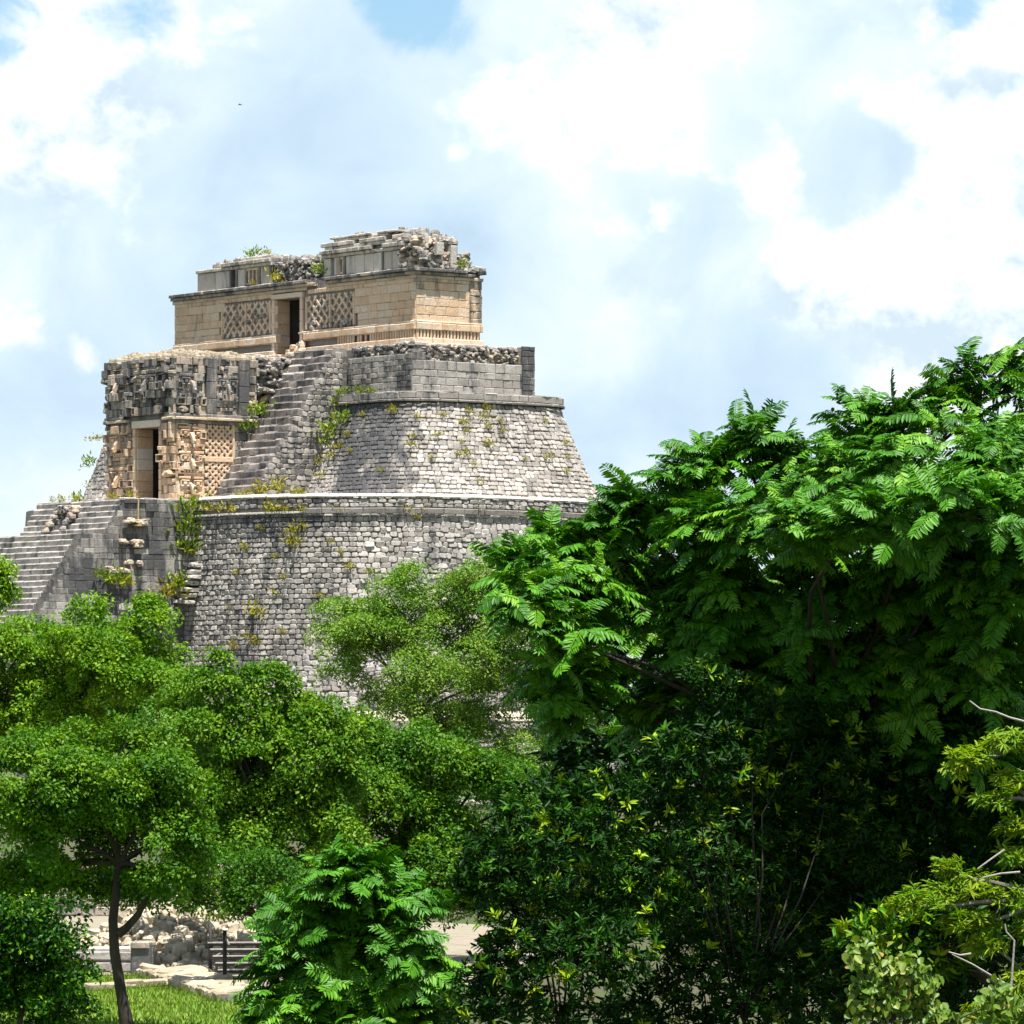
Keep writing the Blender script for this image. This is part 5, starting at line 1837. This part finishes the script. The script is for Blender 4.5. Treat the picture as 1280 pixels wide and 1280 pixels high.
def plant_weeds():
    A, B, C = [], [], []
    for (x, y, s) in [(522, 524, .8), (553, 521, .8), (585, 518, .9), (608, 513, .9), (547, 546, .8), (577, 531, 1.0), (584, 542, .8), (605, 524, .9), (611, 535, .7), (514, 559, .9), (541, 574, .7),
                      (612, 557, 1.0), (574, 569, .8), (584, 567, .9), (592, 582, .7), (602, 603, .7), (686, 573, .9), (706, 556, .8), (707, 592, .9), (625, 530, .8), (710, 573, .6), (489, 516, 1.0), (626, 542, .7), (579, 555, .6), (516, 548, .7), (655, 575, .5), (681, 527, .5)]:
        A.append((weed(on_body(upper, x, y), s * R(.8, 1.0), None, 'weeds on the upper sloping wall'), (x, y)))
    for (x, y, s, lab) in [(416, 548, 2.3, 'largest green bush growing on the dark wall beside the summit stair'), (428, 528, 1.5, 'leafy weed high on the dark wall above the largest wall bush'), (405, 556, 1.5, 'yellowish weed just left of the largest wall bush'), (410, 505, 1.4, 'thin dry weed just under the cornice by the summit stair'), (424, 500, 1.3, 'thin green weed under the cornice at the dark streak')]:
        weed(on_body(upper, x, y), s, lab, green=True)
    for (x, y, s) in [(393, 512, .9), (400, 528, 1.0), (412, 572, 1.1), (422, 562, 1.0), (388, 548, .8), (434, 545, .8), (416, 520, .9), (398, 580, 1.1), (401, 597, .9), (372, 598, .8), (382, 585, .7), (455, 520, .7), (440, 565, .6), (478, 590, .6)]:
        C.append((weed(on_body(upper, x, y), s, None, 'weeds on the dark wall by the summit stair'), (x, y)))
    for (u, v, z, s, lab) in [(4.6, -7.4, 17.3, 1.5, 'bright weed at the foot of the summit stair, right of its lowest step'), (4.2, -6.4, 17.4, 1.7, 'yellow bushy weed on the terrace just right of the summit stair foot'), (3.4, -5.6, 17.2, 1.2, 'low yellow weed on the terrace near the dark wall'), (5.0, -8.1, 17.15, 1.1, 'small dry weed on the terrace edge before the summit stair')]:
        weed(W(u, v, z), s, lab)
    weed(W(8.0, -5.0, 22.0), 1.9, 'green plant in the gap behind the gate temple', green=True)
    weed(W(8.2, -5.6, 21.2), 1.3, 'green plant hanging beside the summit stair behind the gate temple', green=True)
    for (x, y, s) in [(308, 690, 1.1), (300, 720, .8), (432, 712, .9), (310, 797, .9), (290, 812, 1.1), (325, 806, 1.0), (395, 750, .9), (330, 662, .8), (345, 700, .7), (380, 663, .9), (340, 745, .7), (460, 715, .7), (285, 760, .6), (415, 680, .6), (355, 725, .6), (430, 690, .6), (520, 650, .6), (350, 790, .7)]:
        B.append((weed(on_body(lower, x, y), s, None, 'weeds on the lower wall'), (x, y)))
    for (x, y, s, lab) in [(369, 684, 1.9, 'large yellow weed high on the coursed lower wall'), (319, 774, 2.1, 'large yellow weed low on the coursed lower wall'), (366, 668, 1.3, 'dry weed just above the large yellow weed on the coursed wall')]:
        weed(on_body(lower, x, y), s, lab)
    par = Body(ZT - .95, ZT + .05, lower.top, lower.top)
    D = []
    for (x, s) in [(262, 1.2), (275, 1.3), (290, 1.1), (334, 1.4), (350, 1.2), (362, 1.1), (376, 1.0), (430, .7), (505, .8), (530, .7), (600, .6)]:
        D.append((weed(on_body(par, x, 640), s, None, 'weeds on the ledge under the terrace rim'), (x, 640)))
    for (dv, z, s, g, lab) in [(-10.1, 16.2, 2.3, True, 'topmost bright green bush in the corner between the great stair and the round wall'), (-10.3, 15.2, 2.1, True, 'dark green bush below the topmost one in the stair corner'), (-10.4, 14.2, 1.9, True, 'green bush halfway down the stair corner'),
                               (-9.9, 14.0, 1.5, False, 'yellow weed on the round wall beside the stair corner'), (-10.8, 12.0, 2.0, True, 'lowest green bush in the stair corner'), (-10.3, 12.2, 1.7, False, 'yellow bush low in the stair corner by the broken courses'), (-11.6, 11.6, 2.0, False, 'brownish weed at the broken courses beside the stair wall')]:
        weed(W(7.35, dv, z), s, lab, green=g)
    for (v, z, s, g, lab) in [(-15.2, 12.3, 1.7, True, 'green weed hanging on the broken shoulder of the great stair'), (-14.6, 12.1, 1.5, False, 'yellow weed on the broken shoulder of the great stair'), (-16.1, 12.6, 1.3, True, 'dark weed on the step ends of the great stair')]:
        weed(W(7.3, v, z), s, lab, green=g)
    E = []
    for (u, v, s) in [(9.2, -14.1, .8), (13.0, -14.0, .8), (14.5, -14.0, .9), (15.7, -13.8, .7), (8.3, -13.5, 1.0)]:
        E.append((weed(W(u, v, ZT + .05), s, None, 'weeds on the landing'), proj(W(u, v, ZT))))
    for (u, v, z, s, g, lab) in [(13.8, .3, 30.15, 1.4, False, 'bright yellow weed on the cornice left of the torn core'), (9.3, .2, 30.3, 1.3, True, 'green weed in the break of the cornice over the doorway'), (17.0, .9, 31.75, 1.2, True, 'thin grass on the broken top of the left roof piece'), (19.2, .8, 31.2, .9, False, 'dry grass on the stepped left end of the roof'), (.0, 3.1, 30.15, 1.0, True, 'green weed at the right end of the roof beside the upright slab'), (15.9, .2, 30.1, .7, False, 'small weed at the panel foot on the left roof piece'), (15.4, .8, 31.8, 1.0, False, 'dry grass along the top of the left roof piece')]:
        weed(W(u, v, z), s, lab, green=g)
    G = []
    for (u, v, z, s) in [(2.6, -2.1, ZC + .1, .8), (1.5, -2.1, ZC + .1, .7), (4.3, -2.0, ZC + .1, 1.0)]:
        G.append((weed(W(u, v, z), s, None, 'weeds on the cornice', green=True), proj(W(u, v, z))))
    for k, (u, v, z, s) in enumerate([(28.5, -3.6, 17.6, 1.4), (29.6, -2.0, 18.6, 1.2), (28.8, -2.6, 20.0, 1.3), (27.5, -3.0, 21.4, 1.1)]):
        o = weed(W(u, v, z), s, None, 'weeds on the left slope', green=k % 2 == 0)
        o['label'] = ('lowest', 'second lowest', 'second highest', 'highest')[k] + ' weed on the rough slope left of the gate temple'
    rank_labels(A, [(522, 'just under the cornice'), (545, 'in the upper half'), (571, 'at mid height'), (999, 'near the terrace')], 'weed tuft on the pale upper wall')
    rank_labels(B, [(670, 'close under the rim'), (715, 'high up'), (770, 'at mid height'), (999, 'low down')], 'yellow weed on the lower wall')
    rank_labels(C, [(535, 'high up'), (588, 'at mid height'), (999, 'near the terrace')], 'dry weed on the dark wall by the summit stair')
    rank_labels(D, [(999, 'under the terrace rim')], 'yellow-green weed clump on the ledge')
    rank_labels(E, [(999, 'before the gate temple')], 'low weed on the landing')
    rank_labels(G, [(999, 'at the foot of the summit platform')], 'thin weed on the cornice')


plant_weeds()

# pale pole against the stair's side
mb = MB()
tube(mb, [W(7.45, -13.55, 15.55), W(7.45, -13.55, 16.4), W(7.47, -13.5, 17.05)], [.045, .042, .04], 7)
mb.add(np.array([W(7.2, -13.8, 15.5), W(7.2, -13.3, 15.5), W(7.6, -13.3, 15.5), W(7.6, -13.8, 15.5), W(7.2, -13.8, 15.58), W(7.2, -13.3, 15.58), W(7.6, -13.3, 15.58), W(7.6, -13.8, 15.58)]), [f[::-1] for f in BOXF], .5, 0)
tag(mb.build('pole', M['pale_wood']), 'thin pale yellow pole standing against the side of the great stair', 'pole')


# ------------------------------------------------------------------ ground, lawn, rubble and low walls
def sheet(name, pts, z, mat, sub=None):
    me = bpy.data.meshes.new(name)
    me.from_pydata([(p[0], p[1], z) for p in pts], [], [tuple(range(len(pts)))])
    o = link_mesh(name, me, mat)
    return tag(o, kind='structure')


def gp(px, py):
    """ground point under a pixel"""
    d = CAM_Z * 6300 / (py - 900)
    return np.array(((px - 640) / 6300 * d, d, 0.0))


sheet('ground', [(-4000, -1500), (4000, -1500), (4000, 6000), (-4000, 6000)], 0.0, M['earth'])
sheet('lawn', [(-14, 62), (-4.2, 62), (-4.4, 84), (-5.2, 90), (-6.3, 95), (-14, 95.5)], 0.004, M['turf'])
sheet('path', [(-16, 95.5), (-5.8, 95.3), (-4.0, 88), (-0.5, 92), (0.6, 104), (-0.2, 118), (-4.6, 124), (-16, 124)], 0.008, M['path'])


def build_grass():
    n = 16000
    x, y = RNG.uniform(-9.5, -4.2, n), RNG.uniform(76, 95.2, n)
    keep = x < -4.3 - np.maximum(0, y - 84) * .17
    x, y = x[keep], y[keep]
    n = len(x)
    h = RNG.uniform(.05, .13, n)
    dr = unit(np.stack([RNG.normal(size=n) * .35, RNG.normal(size=n) * .35, np.ones(n)], 1))
    pos = np.stack([x, y, h * .5], 1)
    V, F, k = leaf_cards(pos, dr, np.stack([RNG.normal(size=n), RNG.normal(size=n), RNG.normal(size=n) * .2], 1), h, h * .22, .05)
    o = link_mesh('grass', np_mesh('grass', V, F, np.repeat(RNG.random(n), k)), M['blade'])
    tag(o, 'bright sunlit grass of the lawn beneath the leaning tree', 'grass', kind='stuff')


build_grass()


def ground_wall(name, label, cat, a, b, h, thick, mat, ch, bw, tone, stain, part='stone', style='block', d=.04):
    """a low wall between two ground points, stone by stone on its camera side and top"""
    a, b = np.array(a, float), np.array(b, float)
    T = unit(b - a)
    L = np.linalg.norm(b - a)
    N = np.cross(T, ZV)
    t = thing(name, Vector((a + b) / 2 + N * -thick / 2), label, cat)
    mb = MB()
    c = [a, b, b - N * thick, a - N * thick]
    V = np.array([p + ZV * -.05 for p in c] + [p + ZV * (h - .02) for p in c])
    mb.add(V, BOXF_UP, .4, .1)
    mb.build('core', M['core'], t)
    ps = lay((lambda s, z: a + T * s + ZV * z, T, N), 0, L, 0, h, ch, bw, d, tone, stain, style=style)
    s = 0
    while s < L:
        w = min(R(bw[0], bw[1]) * 1.3, L - s)
        if w < .1: break
        P = a + T * (s + w / 2) - N * thick / 2 + ZV * (h - .02)
        if style == 'block':
            ps.append(block(P, T, -N, ZV, w - .015, thick + .06, .07 + R(-.015, .015), R(*tone) + .15, -.2))  # top stones toned paler than the face, imitating sunlit tops
        else:
            rows = max(2, int(thick / .36))
            for q in range(rows):
                ps.append(rubble_stone(P - N * thick * ((q + .5) / rows - .5) + T * R(-.1, .1), T, -N, ZV, w, thick / rows * R(.95, 1.2), R(.03, .09), R(*tone) + .15, -.2))  # same paler tone imitating a sunlit top
        s += w
    emit(ps, part, mat, t, 300)
    return t


BOXF_UP = [(0, 3, 2, 1), (4, 5, 6, 7), (0, 1, 5, 4), (1, 2, 6, 5), (2, 3, 7, 6), (3, 0, 4, 7)]

ground_wall('low_wall', 'low grey block wall at the back edge of the lawn', 'wall', (-12.5, 97.2, 0), (-6.9, 96.2, 0), .42, .5, M['grey'], (.2, .24), (.4, .8), (.35, .75), lambda s, z: .1)
ground_wall('kerb_wall', 'pale stone kerb slanting across the lawn edge beside the rubble heap', 'wall', (-7.0, 94.8, 0), (-4.95, 86.0, 0), .17, .95, M['rubble'], (.15, .2), (.25, .55), (.0, .6), lambda s, z: .1, style='rubble', d=.06)
ground_wall('path_edging', 'thin line of edging stones in the grass behind the leaning trunk', 'edging', (-7.5, 89.6, 0), (-6.1, 91.6, 0), .10, .16, M['rubble'], (.1, .11), (.3, .5), (.2, .7), lambda s, z: .1)
ground_wall('retaining_wall', 'long tan masonry wall seen through the leaves behind the rubble', 'wall', (-17, 124.6, 0), (-3.5, 123.4, 0), 1.2, .7, M['mixed'], (.2, .3), (.3, .7), (.3, .85), lambda s, z: .15)
# square end stone of the kerb
mb = MB()
mb.piece(block(np.array((-7.0, 95.0, .3)), np.array((1., 0, 0)), ZV, np.array((0, -1., 0)), .36, .6, .16, .3, .5, back=.3))  # dark face colour stands in for the shaded end
mb.piece(block(np.array((-7.0, 95.05, .6)), np.array((1., 0, 0)), np.array((0, 1., 0)), ZV, .36, .5, .06, .5, .2))
tag(mb.build('end_stone', M['mixed']), 'squared stone with a shade-dark front standing at the upper end of the slanting kerb', 'stone')


def build_rubble():
    c = np.array((-6.4, 103.0, 0))
    t = thing('rubble_heap', Vector(c), 'sunlit heap of loose cream stones behind the lawn', 'rubble')
    def hgt(x, y):
        e = ((x + 6.45) / 2.6) ** 2 + ((y - 103.5) / 7.5) ** 2
        return max(0.0, 1.0 - e) * .95
    V, F = [], []
    nx, ny = 30, 40
    for j in range(ny + 1):
        for i in range(nx + 1):
            x, y = -9.4 + 6.0 * i / nx, 95.6 + 15.4 * j / ny
            V.append((x, y, hgt(x, y) - .05 + .06 * nz((x, y, 0), 1.5)))
    for j in range(ny):
        for i in range(nx):
            a = j * (nx + 1) + i
            F.append((a, a + 1, a + nx + 2, a + nx + 1))
    mb = MB()
    mb.add(np.array(V), F, .35, .1)
    mb.build('heap_core', M['rubble'], t)
    ps = []
    for _ in range(2300):
        x, y = R(-9.2, -3.9), R(95.9, 111)
        hh = hgt(x, y)
        if hh <= .02 and R(0, 1) < .7: continue
        sz = R(.09, .24) if R(0, 1) < .9 else R(.24, .36)
        a = R(0, 6.28)
        N = unit(np.array((R(-.3, .3), -.5 + R(-.3, .3), 1.0)))
        T = unit(np.cross(N, (math.cos(a), math.sin(a), 0.1)))
        ps.append(rubble_stone(np.array((x, y, hh + R(-.02, .05))), T, np.cross(N, T), N, sz, sz * R(.6, .95), sz * R(.35, .7), R(.25, 1.0), R(-.3, .25), n=7, sq=.8))
    emit(ps, 'rubble_stone', M['rubble'], t, 300, lambda x, y: 150 < x < 280)


build_rubble()


def build_barrier():
    """dark slatted barrier with two posts"""
    d = 92.8
    p0, p1 = gp(263, 1228), gp(281, 1236)
    t = thing('slatted_barrier', Vector(p0), 'dark wooden slatted barrier on two tall posts beside the rubble heap', 'barrier')
    for p, h in ((p0, 1.08), (p1, 1.05)):
        mb = MB()
        tube(mb, [p, p + ZV * h * .5, p + ZV * h], [.042, .040, .038], 8)
        mb.build('post', M['dark_wood'], t, smooth=True)
    dirx = unit(np.array((1.0, .12, 0)))
    for k in range(6):
        z = .70 - k * .105
        a = p0 + (p1 - p0) * (k / 5.0) * .9 - dirx * .06 + ZV * z
        b = a + dirx * (1.05 - .02 * k)
        m = MB()
        N = np.cross(dirx, ZV)
        m.piece(block((a + b) / 2, dirx, ZV, N, np.linalg.norm(b - a), .055, .05, .5, 0, ch=.008, back=.08, jit=.004))
        m.build('slat', M['dark_wood'], t)
        m = MB()
        m.piece(block((a + b) / 2 + ZV * .030, dirx, -N, ZV, np.linalg.norm(b - a) * .98, .11, .012, .8, -.3, ch=.003, back=.01, jit=.003))  # pale strip laid on each slat to imitate its sunlit top edge
        m.build('slat_highlight', M['twig'], t)
    q = p0 + dirx * 1.0
    mb = MB()
    tube(mb, [q, q + ZV * .4, q + ZV * .85], [.04, .04, .038], 8)
    mb.build('post', M['dark_wood'], t, smooth=True)
    for (a, b, r) in (((262, 1151), (268, 1158), .03), ((283, 1174), (286, 1181), .025), ((268, 1196), (281, 1188), .012), ((281, 1188), (286, 1193), .012)):
        m = MB()
        tube(m, [np.array(at(a[0], a[1], d - .25)), np.array(at(b[0], b[1], d - .25))], [r, r * .8], 6)
        m.build('brace', M['twig'], t)


build_barrier()


# ------------------------------------------------------------------ far woods round the ruins, and a bird
def build_woods():
    """low forest that stands all round the clearing, thick enough to close the horizon"""
    P, L = [], []
    for (x0, x1, y0, y1, n, h) in ((-260, 260, 345, 620, 36000, 7.5), (18, 110, 190, 345, 50000, 6.5), (9, 50, 100, 190, 60000, 5.2), (-110, -48, 150, 345, 36000, 7.0)):
        x, y = RNG.uniform(x0, x1, n), RNG.uniform(y0, y1, n)
        edge = np.minimum(np.minimum(x - x0, x1 - x), np.minimum(y - y0, y1 - y))
        keep = edge > RNG.random(n) ** 2 * 12 + np.array([6 * mnoise.noise(Vector((p * .15, q * .05, 4))) for p, q in zip(x, y)])
        x, y = x[keep], y[keep]
        n = len(x)
        top = np.array([h * (.78 + .42 * mnoise.noise(Vector((p * .07, q * .07, 0)))) for p, q in zip(x, y)])
        P.append(np.stack([x, y, top * RNG.uniform(.0, 1.0, n) ** .75], 1))
        L.append(RNG.uniform(.0012, .0024, n) * np.maximum(y, 150) * (1.5 if y0 > 300 else 1.0))
    pos, L = np.concatenate(P), np.concatenate(L)
    n = len(pos)
    V, F, k = leaf_cards(pos, rand_dirs(n), unit(rand_dirs(n) + np.array((0, -.4, .8))), L, L * .7, .15, False)
    o = link_mesh('woods', np_mesh('woods', V, F, np.repeat(RNG.random(n) * .8, k)), M['small'])
    tag(o, 'far low forest around the ruins', 'forest', kind='stuff')


build_woods()

mb = MB()
bp = np.array(at(300, 131, 390))
body_pts = [bp + np.array((-.16, 0, 0)), bp + np.array((-.08, 0, .015)), bp + np.array((.03, 0, .015)), bp + np.array((.12, 0, .0)), bp + np.array((.17, 0, -.01))]
tube(mb, body_pts, [.006, .03, .036, .026, .006], 6)
for sg in (-1, 1):
    w0, w1, w2 = bp + np.array((.05, 0, .02)), bp + np.array((.02, sg * .16, .07)), bp + np.array((-.05, sg * .34, .03))
    mb.add(np.array([w0, w1, w2, w1 + np.array((-.10, 0, -.005)), w0 + np.array((-.13, 0, 0)), w0 + np.array((-.05, 0, .008))]), [(0, 1, 3, 4), (1, 2, 3)], .1, 0)
tag(mb.build('bird', M['dark_wood']), 'tiny dark bird far off in the cloudy sky', 'bird')

print('objects', len(bpy.data.objects))
